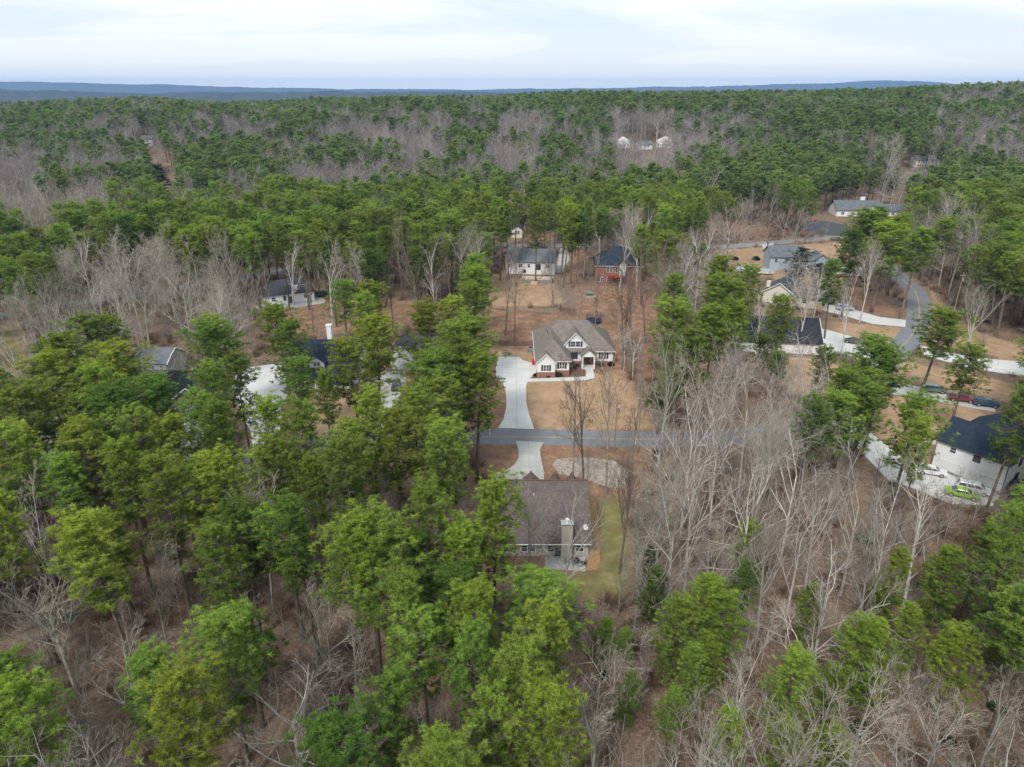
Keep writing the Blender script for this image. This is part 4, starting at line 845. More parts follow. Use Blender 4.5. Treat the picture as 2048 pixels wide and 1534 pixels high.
# scrap wood pile
wp = place(empty('wood_pile', label='untidy pile of orange cut logs and boards beside the six sided shed', cat='wood pile'), 1240, 596)
M_log = mat('cut_wood', (0.50, 0.25, 0.12), 0.9, noise=0.35)
for i in range(26):
    a = random.uniform(0, 3.14); l = random.uniform(0.5, 1.5); x, y, z = random.gauss(0, 2.2), random.gauss(0, 1.6), 0.15 + 0.8 * random.random() * max(0, 1 - i/20)
    MB().tube([(x-l*math.cos(a), y-l*math.sin(a), z), (x+l*math.cos(a), y+l*math.sin(a), z + random.uniform(-.1,.2))], [0.16, 0.14], 6).build('log', M_log, wp)
def fence(path, lb, m, hgt, gap, name='fence', pick=None, rails=2):
    f = empty(name, path[0], 0, lb, 'fence'); o = Vector(path[0]); pts = [Vector(p) - o for p in path]; rl = MB(); pk = MB()
    for i in range(len(pts) - 1):
        a, b = pts[i], pts[i+1]; d = b - a; n = max(1, round(d.length / gap)); u = d.normalized(); nn = Vector((-u.y, u.x, 0)) * 0.03
        for k in range(n if i < len(pts) - 2 else n + 1):
            p = a + d * k / n; MB().box(p.x-0.07, p.y-0.07, 0, p.x+0.07, p.y+0.07, hgt + 0.08 + 0.05*random.random()).build('post', m, f)
        for k in range(n):
            p = a + d*k/n; q = a + d*(k+1)/n
            for r_ in range(rails):
                z = hgt * (0.35 + 0.5 * r_ / max(1, rails - 1)); MB().tube([(p.x, p.y, z), (q.x, q.y, z + random.uniform(-.04,.04))], [0.06, 0.06], 4).build('rail', m, f)
        if pick:
            k = 0.1
            while k < d.length:
                p = a + u * k + nn*2.5; hh = hgt * random.uniform(0.93, 1.03)
                pk.solid([(p.x-u.x*.055,p.y-u.y*.055,0.08),(p.x+u.x*.055,p.y+u.y*.055,0.08),(p.x+u.x*.055,p.y+u.y*.055,hh),(p.x,p.y,hh+.08),(p.x-u.x*.055,p.y-u.y*.055,hh)] , [(0,1,2,3,4)])
                k += pick
    if pick: tag(pk.build('pickets', m, f, fix=False), kind='stuff')
    return f
fence([W2(975,618), W2(1050,624), W2(1110,630), W2(1170,630), W2(1208,632), W2(1236,652), W2(1244,700)], 'tan split rail fence curving behind the hip roofed house', M_fence, 1.35, 2.4, rails=3)
fence([W2(792,611), W2(870,612), W2(930,616)], 'straight tan picket fence in front of the far brown slope, left of trampoline', M_fence, 1.4, 2.4, pick=0.17)
fence([W2(966,618), W2(964,650), W2(968,690)], 'tall grey picket fence running down the left side of the clay yard', M_greyfence, 1.8, 2.2, pick=0.16)
fence([W2(972,680), W2(1000,690), W2(1030,692), W2(1066,692)], 'brown picket fence joining the left side of the hip roofed house', M_greyfence, 1.25, 2.2, pick=0.16)
# bins, air conditioner, drain grate, mailbox
bn = place(empty('wheelie_bin', label='bright red wheeled bin at the left side of the hip roofed house', cat='bin'), 1067, 729); MB().prism([(-0.35,-0.4),(0.35,-0.4),(0.35,0.4),(-0.35,0.4)], 0, 1.2).build('body', M_red, bn); MB().box(-0.4,-0.46,1.2,0.4,0.44,1.3).build('lid', M_red, bn)
for s in (-1,1): MB().box(s*0.3-0.05, 0.4, 0, s*0.3+0.05, 0.55, 0.25).build('wheel', M_rubber, bn)
bn2 = place(empty('air_conditioner', label='dark air conditioner against the left wall of the hip roofed house', cat='air conditioner'), 1062, 703); MB().box(-0.9,-0.6,0,0.7,0.6,1.1).build('case', M_block, bn2); MB().cyl((-0.1,0),0.45,1.1,1.16,14).build('fan_grille', M_black, bn2)
dg = place(empty('fire_pit', label='small ring of dark stones above the white driveway', cat='fire pit'), 1013, 707)
for i in range(12): a = math.pi*i/6; MB().box(-0.18,-0.13,0,0.18,0.13,0.28).build('stone', M_block, dg).location = (1.0*math.cos(a), 0.8*math.sin(a), 0); 
mbx = place(empty('mailbox', label='small white mailbox on a post by the left driveway mouth', cat='mailbox'), 979, 870); MB().box(-.06,-.06,0,.06,.06,1.05).build('post', M_trim, mbx); MB().box(-.15,-.3,1.05,.15,.3,1.35).build('box', M_trim, mbx)
mb2 = place(empty('mailbox', label='white mailbox on a post beside the road right of the pale rock bed', cat='mailbox'), 1271, 888); MB().box(-.06,-.06,0,.06,.06,1.05).build('post', M_trim, mb2); MB().box(-.15,-.3,1.05,.15,.3,1.35).build('box', M_trim, mb2)
yc = place(empty('cabinet', label='tall yellow wooden stand against the cream garage wing', cat='cabinet'), 1638, 622); MB().box(-0.7,-0.3,0,0.7,0.3,2.6).build('frame', mat('yellow_wood', (0.55,0.42,0.20), 0.8), yc)
for k in range(3): MB().box(-0.6,-0.36,0.3+0.8*k,0.6,-0.3,0.85+0.8*k).build('panel', M_deck, yc)
rb = place(empty('wheelie_bin', label='small red bin at the end of the dark far right drive', cat='bin'), 1630, 444); MB().box(-.5,-.5,0,.5,.5,1.3).build('body', M_red, rb); MB().box(-.55,-.55,1.3,.55,.55,1.4).build('lid', M_red, rb)
ptc = at(1150, 1128); 
def patio_chair(x, y, rz, lb, m):
    c = empty('patio_chair', (x, y, 0.034), rz, lb, 'chair'); MB().box(-.3,-.3,.4,.3,.3,.46).build('seat', m, c); MB().box(-.3,.26,.46,.3,.32,.95).build('backrest', m, c)
    for sx_ in (-1,1):
        for sy_ in (-1,1): MB().box(sx_*.26-.03, sy_*.26-.03, 0, sx_*.26+.03, sy_*.26+.03, .4).build('leg', m, c)
tb = empty('patio_table', (ptc.x, ptc.y, 0.034), 0, 'round dark table on the concrete patio behind the brown roofed house', 'table'); MB().cyl((0,0),.6,.7,.75,16).build('tabletop', M_black, tb)
for a in (0, 2.1, 4.2): MB().tube([(0.1*math.cos(a),0.1*math.sin(a),.7),(0.45*math.cos(a),0.45*math.sin(a),0)], [.03,.03], 5).build('leg', M_black, tb)
patio_chair(ptc.x-1.2, ptc.y+0.2, R(80), 'grey patio chair left of the round dark table', M_block); patio_chair(ptc.x+1.1, ptc.y-0.3, R(-90), 'black patio chair right of the round dark table', M_black)

# utility poles
def upole(px, py, h, lb, can=True):
    u = place(empty('utility_pole', label=lb, cat='utility pole'), px, py); MB().tube([(0,0,0),(0,0,h)], [0.17,0.12], 8).build('pole', M_wood, u)
    MB().box(-0.7,-0.06,h-1.0,0.7,0.06,h-0.85).build('crossarm', M_wood, u)
    if can: MB().cyl((0.32,-0.1),0.22,h-2.6,h-1.6,10).build('transformer', M_metal, u)
    for s in (-1,0,1): MB().cyl((s*0.6,0),0.05,h-0.85,h-0.7,6).build('insulator', M_trim, u)
    return u.location + Vector((0,0,h-0.8))
ua = upole(1274, 906, 11.5, 'utility pole with grey transformer standing right of the pale rock bed')
ub = upole(1905, 634, 13, 'leaning looking utility pole with white lamp beside the right hand wood')
uc = upole(1228, 905, 10.5, 'utility pole behind the tall bare trees at the rock bed', True)
b = MB()
for s in (-0.6, 0.6): b.tube([ua + Vector((s,0,0)).lerp(Vector((s,0,0)),0) + (uc - ua) * t + Vector((0,0,-1.0*4*t*(1-t)*0.3)) for t in (0,.25,.5,.75,1)], [0.015]*5, 3)
tag(b.build('power_line', M_black, fix=False), 'thin black power lines between the two poles near the rock bed', 'power line')

# ------------------------------------------------------------------ tree prototypes
def tri_arrays(): return [], []
def tubes_np(segs, nside):
    """segs: list of (p0, p1, r0, r1); open tubes"""
    A = np.array([s[0] for s in segs], float); B = np.array([s[1] for s in segs], float); r0 = np.array([s[2] for s in segs]); r1 = np.array([s[3] for s in segs])
    D = B - A; L = np.linalg.norm(D, axis=1, keepdims=True); D /= np.maximum(L, 1e-6)
    up = np.where(np.abs(D[:, 2:3]) < 0.9, np.array([[0, 0, 1.0]]), np.array([[1.0, 0, 0]])); U = np.cross(D, up); U /= np.linalg.norm(U, axis=1, keepdims=True); W = np.cross(D, U)
    n = len(segs); V = np.zeros((n, 2 * nside, 3))
    for k in range(nside):
        a = 2 * math.pi * k / nside; o = U * math.cos(a) + W * math.sin(a)
        V[:, k] = A + o * r0[:, None]; V[:, nside + k] = B + o * r1[:, None]
    base = (np.arange(n) * 2 * nside)[:, None, None]
    f = np.array([[k, (k+1) % nside, nside + (k+1) % nside, nside + k] for k in range(nside)])[None]
    return V.reshape(-1, 3), (base + f).reshape(-1, 4)
def q2t(Fq): return np.concatenate([Fq[:, [0,1,2]], Fq[:, [0,2,3]]])
def needles_np(C, Rr, n, wid, r, flat=0.6, upb=0.25):
    """tufts: n thin triangles radiating from each centre C, with length Rr"""
    m = len(C); d = r.normal(size=(m, n, 3)); d[..., 2] = d[..., 2] * flat + upb; d /= np.linalg.norm(d, axis=2, keepdims=True)
    u = np.cross(d, r.normal(size=(m, n, 3))); u /= np.maximum(np.linalg.norm(u, axis=2, keepdims=True), 1e-6)
    Ls = Rr[:, None, None] * r.uniform(0.6, 1.15, (m, n, 1)); Cc = C[:, None, :]; w_ = wid * r.uniform(0.7, 1.3, (m, n, 1))
    a = Cc + d * Ls * 0.12 - u * w_ ; b = Cc + d * Ls * 0.12 + u * w_; c = Cc + d * Ls
    V = np.stack([a, b, c], 2).reshape(-1, 3); Fc = np.arange(len(V)).reshape(-1, 3); return V, Fc
def pine(seed, lod, hgt=22.0, rad=3.9, base=0.52, top_flat=0.5, young=False):
    r = np.random.default_rng(seed); segs = []; n = 9; bx, by = r.normal(0, 0.25, 2), r.normal(0, 0.25, 2)
    def tp(t): return np.array([bx[0]*math.sin(t*2.4) + bx[1]*t*t, by[0]*math.sin(t*2.1) + by[1]*t*t, t*hgt])
    R0 = 0.27 if not young else 0.13
    for i in range(n): segs.append((tp(i/n*0.98), tp((i+1)/n*0.98), R0*(1 - 0.85*i/n), R0*(1 - 0.85*(i+1)/n)))
    trunk = list(segs); bs = []; C = []; T = []
    nb = {0: 58, 1: 44, 2: 30}[lod]
    phase = r.uniform(0, 6.28)
    lob = r.uniform(0.55, 1.25, 7)                              # uneven outline by sector
    for k in range(9 if lod == 0 and not young else 0):
        a_ = r.uniform(0, 6.28); z_ = r.uniform(base * 0.55, base); l_ = r.uniform(0.6, 2.0); p_ = tp(z_); q_ = p_ + np.array([math.cos(a_), math.sin(a_), r.uniform(-.25, .25)]) * l_
        bs.append((p_, q_, 0.035, 0.012)); bs.append((q_, q_ + r.normal(0, .35, 3), 0.012, 0.006))
    for k in range(nb):
        t = (k + r.uniform(0, 1)) / nb; z = base + (1 - base) * (t ** 0.85)
        az = phase + k * 2.39996 + r.normal(0, 0.3)
        env = math.sqrt(max(0.02, 1 - ((t - 0.36) / 0.70) ** 2)) if not young else math.sqrt(max(0.05, 1 - ((t - 0.25) / 0.8) ** 2))
        ln = rad * env * r.uniform(0.6, 1.12) * lob[int((az % 6.283) / 6.283 * 7) % 7]
        if t < 0.2 and r.random() < 0.35: ln *= 0.5
        p0 = tp(z); el = -0.05 + 0.75 * t + r.normal(0, 0.12); d = np.array([math.cos(az)*math.cos(el), math.sin(az)*math.cos(el), math.sin(el)])
        p1 = p0 + d * ln * 0.55; p2 = p0 + d * ln + np.array([0, 0, 0.10 * ln])
        bs.append((p0, p1, 0.055 + 0.02*ln/rad, 0.04)); bs.append((p1, p2, 0.04, 0.015))
        ns = {0: 20, 1: 12, 2: 7}[lod]; side = np.array([-math.sin(az), math.cos(az), 0])
        for q in range(ns):
            if lod == 0:                                         # needles sit in rounded clumps of a few tufts
                if q % 4 == 0: sc_ = 0.32 + 0.68 * (q / ns + r.uniform(0, 0.2)); wc_ = r.uniform(-1, 1)
                s = min(1.0, sc_)
            else: s = 0.34 + 0.66 * (q + r.uniform(0, 1)) / ns
            c = (p0 + (p1 - p0) * (s/0.55)) if s < 0.55 else (p1 + (p2 - p1) * ((s-0.55)/0.45))
            wside = 0.42 * ln * (1 - abs(s - 0.6)) * (r.uniform(-1, 1) if lod else wc_)
            cc = c + side * wside + np.array([0, 0, r.normal(0.12, 0.16)])
            if lod == 0: cc = cc + r.normal(0, 0.24, 3) * np.array([1, 1, 0.6])
            if lod == 0 and abs(wside) > 0.5: bs.append((c, cc, 0.02, 0.01))
            C.append(cc); T.append(np.clip(0.25 + 0.5 * s * 0.6 + 0.35 * (t - 0.4) + r.normal(0, 0.17), 0, 1))  # crown shading put into the tint: lighter toward branch tips and treetop, darker inside
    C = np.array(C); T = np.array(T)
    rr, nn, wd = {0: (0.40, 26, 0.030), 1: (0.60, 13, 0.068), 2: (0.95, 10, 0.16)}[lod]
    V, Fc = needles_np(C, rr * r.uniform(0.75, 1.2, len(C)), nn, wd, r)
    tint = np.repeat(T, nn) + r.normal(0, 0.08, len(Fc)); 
    # light from above painted in: upper needles of a tuft tinted lighter and yellower
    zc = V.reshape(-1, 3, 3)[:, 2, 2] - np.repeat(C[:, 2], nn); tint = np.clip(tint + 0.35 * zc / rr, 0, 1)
    return trunk, bs, V, Fc, tint
def bare(seed, lod, hgt=19.0, spread=1.0, fork=0.34, sinuous=0.25, sparse=False):
    r = np.random.default_rng(seed); big = []; fine = []
    def grow(p, d, ln, rad, lev):
        nseg = {0: 5, 1: 5, 2: 4, 3: 3, 4: 2, 5: 1}[lev]; pts = [p]; rads = [rad]; q = p.copy(); dd = d.copy()
        for i in range(nseg):
            dd = dd + r.normal(0, sinuous * (0.25 if lev == 0 else 0.8), 3) * 0.35; dd[2] += 0.045 if lev > 0 else 0.05; dd /= np.linalg.norm(dd)
            q = q + dd * ln / nseg; pts.append(q.copy()); rads.append(rad * (1 - (0.62 if lev else 0.45) * (i+1)/nseg))
        tgt = big if lev <= 2 else fine
        for i in range(nseg): tgt.append((pts[i], pts[i+1], rads[i], rads[i+1]))
        if lev >= maxlev: return
        nk = nkids[lev]
        nk = max(2, int(round(nk * r.uniform(0.75, 1.25))))
        for k in range(nk):
            if lev == 0: s = fork + (1 - fork) * (k + r.uniform(0, 0.8)) / nk if k < nk - 1 else 1.0
            else: s = 0.22 + 0.78 * (k + r.uniform(0, 1)) / nk
            s = min(s, 1.0); f_ = s * nseg; i = min(int(f_), nseg - 1); pp = pts[i] + (pts[i+1] - pts[i]) * (f_ - i)
            tang = pts[i+1] - pts[i]; tang /= np.linalg.norm(tang)
            a = r.uniform(0.45, 1.0) if lev else r.uniform(0.5, 1.15) * spread * (1.25 - 0.6 * s)
            ax = r.normal(size=3); ax -= tang * (ax @ tang); ax /= np.linalg.norm(ax); nd = tang * math.cos(a) + ax * math.sin(a)
            nd[2] += 0.05; nd /= np.linalg.norm(nd)
            ratio = {0: 0.62 if not sparse else 0.34, 1: 0.50, 2: 0.48, 3: 0.5, 4: 0.6}[lev] * r.uniform(0.7, 1.25)
            nl = ln * ratio * (1.25 - 0.55 * s if lev else 1.2 - 0.35 * s); grow(pp, nd, nl, max(rads[i] * (0.62 if lev else 0.58) * r.uniform(0.75, 1), 0.014), lev + 1)
    maxlev = 4 if lod < 2 else 3
    nkids = {0: [8, 6, 5, 4, 0], 1: [7, 6, 4, 3, 0], 2: [8, 6, 5, 0]}[lod]
    if sparse: nkids = [9, 4, 4, 3, 0]
    grow(np.zeros(3), np.array([r.normal(0, .04), r.normal(0, .04), 1.0]), hgt * (0.66 if not sparse else 0.85), 0.235 if not sparse else 0.22, 0)
    return big, fine
def mk_pine(seed, lod, **k):
    trunk, bs, V, Fc, tint = pine(seed, lod, **k)
    tv, tf = tubes_np(trunk, 6 if lod == 0 else 4); bv, bf = tubes_np(bs, 3)
    return (tv, q2t(tf)), (bv, q2t(bf)), (V, Fc, tint)
def pine_meshes(seed, lod, needle, **k):
    (tv, tf), (bv, bf), (V, Fc, tint) = mk_pine(seed, lod, **k)
    Vt = np.concatenate([tv, bv]); Ft = np.concatenate([tf, bf + len(tv)])
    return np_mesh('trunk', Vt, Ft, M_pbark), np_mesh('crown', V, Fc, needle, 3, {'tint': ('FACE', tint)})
def bare_meshes(seed, lod, **k):
    big, fine = bare(seed, lod, **k); tv, tf = tubes_np(big, 5 if lod == 0 else 3)
    fine = [(a, b, max(c, {0: .017, 1: .024, 2: .05}[lod]), max(d, {0: .010, 1: .014, 2: .025}[lod])) for a, b, c, d in fine]
    fv, ff = tubes_np(fine, 3)
    return np_mesh('trunk', tv, q2t(tf), M_bark), np_mesh('branches', fv, q2t(ff), M_twig)
def joined(m1, m2, name):
    """trunk and crown in one mesh, two materials, for the massed forest"""
    def arr(m):
        v = np.empty(len(m.vertices)*3, np.float32); m.vertices.foreach_get('co', v); l = np.empty(len(m.loops), np.int32); m.loops.foreach_get('vertex_index', l); return v.reshape(-1,3), l.reshape(-1,3)
    v1, f1 = arr(m1); v2, f2 = arr(m2)
    t = np.zeros(len(f1)+len(f2), np.float32)
    if 'tint' in m2.attributes: tt = np.empty(len(f2), np.float32); m2.attributes['tint'].data.foreach_get('value', tt); t[len(f1):] = tt
    me = np_mesh(name, np.concatenate([v1, v2]), np.concatenate([f1, f2 + len(v1)]), [m1.materials[0], m2.materials[0]], 3, {'tint': ('FACE', t)})
    me.polygons.foreach_set('material_index', np.concatenate([np.zeros(len(f1), np.int32), np.ones(len(f2), np.int32)])); return me
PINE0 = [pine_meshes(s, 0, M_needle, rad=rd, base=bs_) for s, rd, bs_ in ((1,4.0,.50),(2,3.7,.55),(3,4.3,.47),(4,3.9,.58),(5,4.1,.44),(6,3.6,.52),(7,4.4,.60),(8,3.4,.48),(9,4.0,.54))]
YOUNG = [pine_meshes(s, 0, M_needle, rad=2.6, base=.22, young=True) for s in (21, 22)]
CEDAR = [pine_meshes(31, 0, M_cedar, rad=3.4, base=.06, young=True)]
BARE0 = [bare_meshes(s, 0, spread=sp, fork=fk, sinuous=si) for s, sp, fk, si in ((41,1.0,.34,.25),(42,.75,.42,.3),(43,1.2,.25,.35),(44,.9,.5,.25),(45,1.1,.3,.6),(46,.65,.45,.22))] + [bare_meshes(s, 0, spread=.8, fork=.35, sinuous=.35, sparse=True) for s in (47, 48)]
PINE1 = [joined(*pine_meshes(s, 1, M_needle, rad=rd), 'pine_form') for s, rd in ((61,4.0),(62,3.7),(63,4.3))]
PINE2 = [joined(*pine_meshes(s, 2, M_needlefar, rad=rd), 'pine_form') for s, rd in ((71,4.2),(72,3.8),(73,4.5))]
def b2(seed, lod, fm, **k):
    a, b = bare_meshes(seed, lod, **k); b.materials.clear(); b.materials.append(fm)
    return joined(a, b, 'bare_form')
BARE1 = [b2(s, 1, M_twig, spread=sp) for s, sp in ((81,1.0),(82,.8),(83,1.15))]
BARE2 = [b2(s, 2, M_twigfar, spread=sp) for s, sp in ((91,1.0),(92,.8),(93,1.15))]

# ------------------------------------------------------------------ where the trees stand
# kind of wood by place: one character per 64 x 50 px cell of the photograph; digit = share of pines, dot = open
ROWS = ["77656667777677788888888998777777",
"46657753372222653661111388887223",
"35538765228432834941013599988642",
"18727998752323355888999999944899",
"00014533899468999998699999.59889",
"1199989999879999998239320.991159",
"993007659999999799..0300..894059",
"95000000..38999......00....9.019",
"10000000..98.99......0........01",
"100000000.5.9999..............09",
"009997999.99999...............99",
"9999999989999999....00.......989",
"9999989999999999....000...9..789",
"9999999999999999.....00000959.99",
"9999999999999998....000000097999",
"99999999999999990...0000000000.9",
"19999999999999990...000000000099",
"9399999929999999....000000000019",
"94999999399999999...000000000059",
"9399993199999999.1..000000000559",
"90999491399999..9..9500800008996",
"1009399219999.0995.6095900059925",
"000199901088.9999850795700090999",
"20049992108899999850095700895099",
"90019990008899999500809500500900",
"99000940000099999500009500000000",
"99109940009999999400009000000000",
"99009940009999990000009000000000"]
# ground that has to stay free of stems and, in the view, of crowns in front of it
KEEP = [[(962,700),(1060,690),(1064,662),(1120,640),(1180,640),(1228,690),(1260,760),(1300,856),(1330,888),(1290,960),(1262,975),(1180,1000),(1192,1130),(1100,1140),(1052,1100),(1046,1000),(1000,980),(980,960),(984,940),(930,890),(960,860),(1006,800)],
 [(980,618),(1236,632),(1236,700),(980,700)], [(1002,492),(1134,492),(1128,612),(985,612)], [(1176,490),(1292,490),(1295,610),(1176,612)],
 [(508,555),(640,548),(652,606),(690,640),(640,662),(540,662),(520,630)], [(604,655),(652,655),(660,780),(700,860),(600,870),(560,775),(620,740)], [(474,745),(572,735),(576,860),(505,880),(480,830)],
 [(1508,548),(1656,548),(1700,600),(1812,636),(1810,660),(1780,722),(1650,700),(1590,660),(1500,600)], [(1450,640),(1620,620),(1620,680),(1500,700)], [(1536,488),(1656,490),(1656,540),(1536,540)],
 [(1670,386),(1812,386),(1812,432),(1670,432)], [(1806,560),(1870,560),(1880,680),(2060,710),(2060,760),(1860,700),(1780,700),(1812,650)], [(1832,762),(1992,790),(1992,822),(1832,800)],
 [(1874,838),(2048,850),(2048,930),(1990,1004),(1870,1000),(1860,930)], [(1690,830),(1800,910),(1760,920),(1680,850)], [(268,700),(342,700),(342,750),(268,750)], [(350,776),(410,776),(408,870),(370,925),(330,925)],
 [(755,735),(800,700),(806,820),(760,830)], [(1470,530),(1540,530),(1540,560),(1470,560)], [(785,600),(905,600),(905,640),(785,640)], [(1000,486),(1300,484),(1300,498),(1000,498)], [(1370,470),(1700,460),(1700,486),(1400,492)],
 [(300,300),(345,300),(350,385),(320,385)], [(1236,268),(1336,264),(1336,280),(1236,280)], [(1000,455),(1100,455),(1100,490),(1000,490)], [(1800,320),(1880,320),(1880,344),(1800,344)],[(1195,990),(1250,990),(1262,1130),(1195,1190)], [(278,268),(300,268),(300,286),(278,286)]]
# distinctive trees: (form, crown centre px, py, crown width px, height m, tone)
T = []
def tree(form, px, py, wpx, h, tone='mid', idx=None, name=None): T.append(dict(form=form, px=px, py=py, w=wpx, h=h, tone=tone, idx=idx, manual=True))
for a in [
 # pines round the near house and along the bottom
 (984,1040,125,21,'yellow'),(860,1050,120,21,'mid'),(735,1140,200,22,'yellow'),(610,1085,130,21,'deep'),(435,1130,120,19,'yellow'),(210,1120,175,22,'yellow'),(35,1075,105,22,'yellow'),(330,1000,120,22,'yellow'),(440,985,120,22,'yellow'),(560,960,110,22,'mid'),
 (250,960,110,22,'yellow'),(700,960,110,22,'mid'),(640,985,80,20,'yellow'),(880,930,110,22,'mid'),(780,900,120,22,'yellow'),(740,850,110,22,'yellow'),(455,1320,170,19,'mid'),(370,1430,180,20,'yellow'),(70,1450,150,19,'yellow'),(940,1250,150,19,'yellow'),(850,1310,140,18,'mid'),
 (1085,1290,120,18,'yellow'),(1040,1380,170,19,'mid'),(1080,1470,180,18,'yellow'),(960,1350,120,19,'mid'),(790,1430,130,17,'mid'),(980,1470,130,17,'mid'),
 # above: the pines by the white driveway
 (925,700,150,23,'mid'),(950,770,110,22,'yellow'),(870,770,140,22,'mid'),(850,660,110,23,'yellow'),(760,690,110,23,'yellow'),(710,740,110,22,'yellow'),(700,620,80,20,'yellow'),(755,640,80,21,'mid'),(590,705,90,22,'deep'),(520,660,95,20,'yellow'),(590,775,70,20,'mid'),(560,865,95,22,'yellow'),(478,765,75,21,'mid'),(400,860,90,22,'mid'),(350,900,90,22,'yellow'),(430,705,130,22,'deep'),(430,800,90,22,'mid'),
 (340,820,120,23,'deep'),(430,880,100,23,'mid'),(610,885,100,22,'yellow'),(180,690,100,22,'mid'),(230,760,150,23,'yellow'),(110,780,130,23,'yellow'),(240,850,140,23,'deep'),(60,850,150,23,'mid'),(40,930,120,23,'mid'),(290,900,110,23,'mid'),(830,850,120,22,'mid'),(880,820,100,21,'mid'),(650,800,70,19,'mid'),
 (945,560,75,24,'mid'),(940,620,70,22,'mid'),(900,640,80,22,'yellow'),
 # right half
 (1345,660,105,23,'mid'),(1425,665,110,23,'yellow'),(1380,720,100,22,'mid'),(1450,600,90,22,'mid'),(1490,580,70,22,'mid'),(1430,560,80,23,'yellow'),(1330,510,80,24,'yellow'),(1290,490,60,23,'yellow'),
 (1865,670,100,21,'mid'),(1800,750,120,20,'mid'),(1720,820,100,19,'mid'),(1820,850,110,20,'mid'),(1730,458,95,24,'mid'),(1800,472,80,24,'yellow'),(1770,490,95,25,'yellow'),(1830,500,80,25,'mid'),(1710,500,70,24,'deep'),(1560,730,60,12,'deep'),(1530,700,70,13,'deep'),(1940,745,80,19,'mid'),(2030,830,90,22,'mid'),(1740,650,0,0,None),
 (2020,1120,90,22,'mid'),(1985,1160,70,16,'mid'),(1320,800,70,9,'deep'),(1350,760,60,10,'mid')]:
    if a[3]: tree('pine', *a)
for a in [(1300,1200,60,9,'deep'),(1345,1290,90,12,'mid'),(1430,1260,110,13,'yellow'),(1480,1185,55,10,'deep'),(1210,1290,45,8,'mid'),(1250,1300,40,7,'mid'),(1770,1185,60,13,'yellow'),(1885,1190,80,13,'yellow'),(1730,1330,120,13,'yellow'),(1905,1350,95,12,'yellow'),(1575,1390,95,11,'mid'),(1565,1500,80,9,'yellow'),(2000,1280,85,13,'mid'),(1950,1130,60,13,'mid'),(1990,1190,70,14,'mid'),(1100,1230,80,13,'mid'),(1040,1225,50,12,'mid'),(1380,1370,60,10,'mid'),(1660,1400,60,9,'yellow'),(1500,1120,60,12,'yellow'),(1420,1340,60,9,'yellow'),(1250,1400,50,8,'mid'),(1650,1500,70,8,'yellow'),(1450,1480,70,8,'yellow'),(1820,1290,60,11,'yellow'),(1340,1430,55,8,'mid'),(1620,1240,50,10,'mid')]:
    tree('young', *a)
for a in [(1480,610,85,22,'mid'),(1462,655,80,22,'yellow'),(1640,735,60,16,'mid'),(1690,845,110,19,'mid'),(1625,860,80,20,'deep'),(1780,740,110,21,'mid'),(1735,800,85,19,'mid'),(1560,640,70,20,'yellow'),(1350,600,70,22,'mid'),(1840,900,80,20,'mid'),(1670,560,60,20,'deep')]: tree('pine', *a)
for a in [(1520,650,80,18,'pale',0),(1600,700,90,16,'pale',4),(1660,770,90,16,'pale',0),(1560,800,110,19,'pale',1),(1620,840,100,19,'pale',5),(1700,770,80,16,'pale',3),(1480,740,90,20,'pale',0),(1360,560,80,22,'pale',0),(1400,520,80,22,'pale',2),(1335,620,60,22,'brown',1),(1640,560,70,17,'pale',3),(1590,560,70,17,'pale',0),(520,570,70,20,'brown',6),(575,550,60,21,'pale',7),(615,560,60,21,'brown',6),(655,560,60,22,'pale',1),(490,600,60,20,'pale',0),(720,560,70,22,'pale',5),(780,555,70,22,'brown',0),(830,560,70,22,'brown',1),(870,560,60,22,'pale',6),(1010,560,40,22,'brown',7),(1030,570,40,22,'brown',6),(1195,560,40,24,'brown',7),(1225,600,40,24,'brown',6),(900,520,60,22,'brown',0),(800,500,60,22,'brown',1),
 (310,1200,110,14,'pale',1),(480,1215,100,14,'pale',0),(120,1370,110,12,'pale',2),(660,1400,110,11,'pale',1),(700,1330,90,12,'mid',0),(1350,1080,120,17,'pale',2),(1420,1130,120,16,'mid',0),(1540,1130,120,17,'pale',5),(1600,1090,120,18,'pale',0),(1720,1020,110,19,'pale',1),(1750,1130,100,17,'mid',3),(1250,990,80,18,'brown',5),(1310,1030,80,18,'mid',3),(1460,960,100,20,'pale',4),(1380,900,100,21,'pale',2),(1330,880,80,20,'pale',7),(1620,900,90,19,'mid',2),(1530,930,100,20,'mid',5)]: tree('bare', *a)
tree('cedar', 1600, 525, 62, 10, 'mid'); tree('cedar', 1640, 552, 60, 8, 'mid'); tree('cedar', 320, 368, 60, 20, 'mid'); tree('cedar', 870, 1160, 40, 6, 'deep'); tree('cedar', 1300, 1150, 44, 8, 'deep')
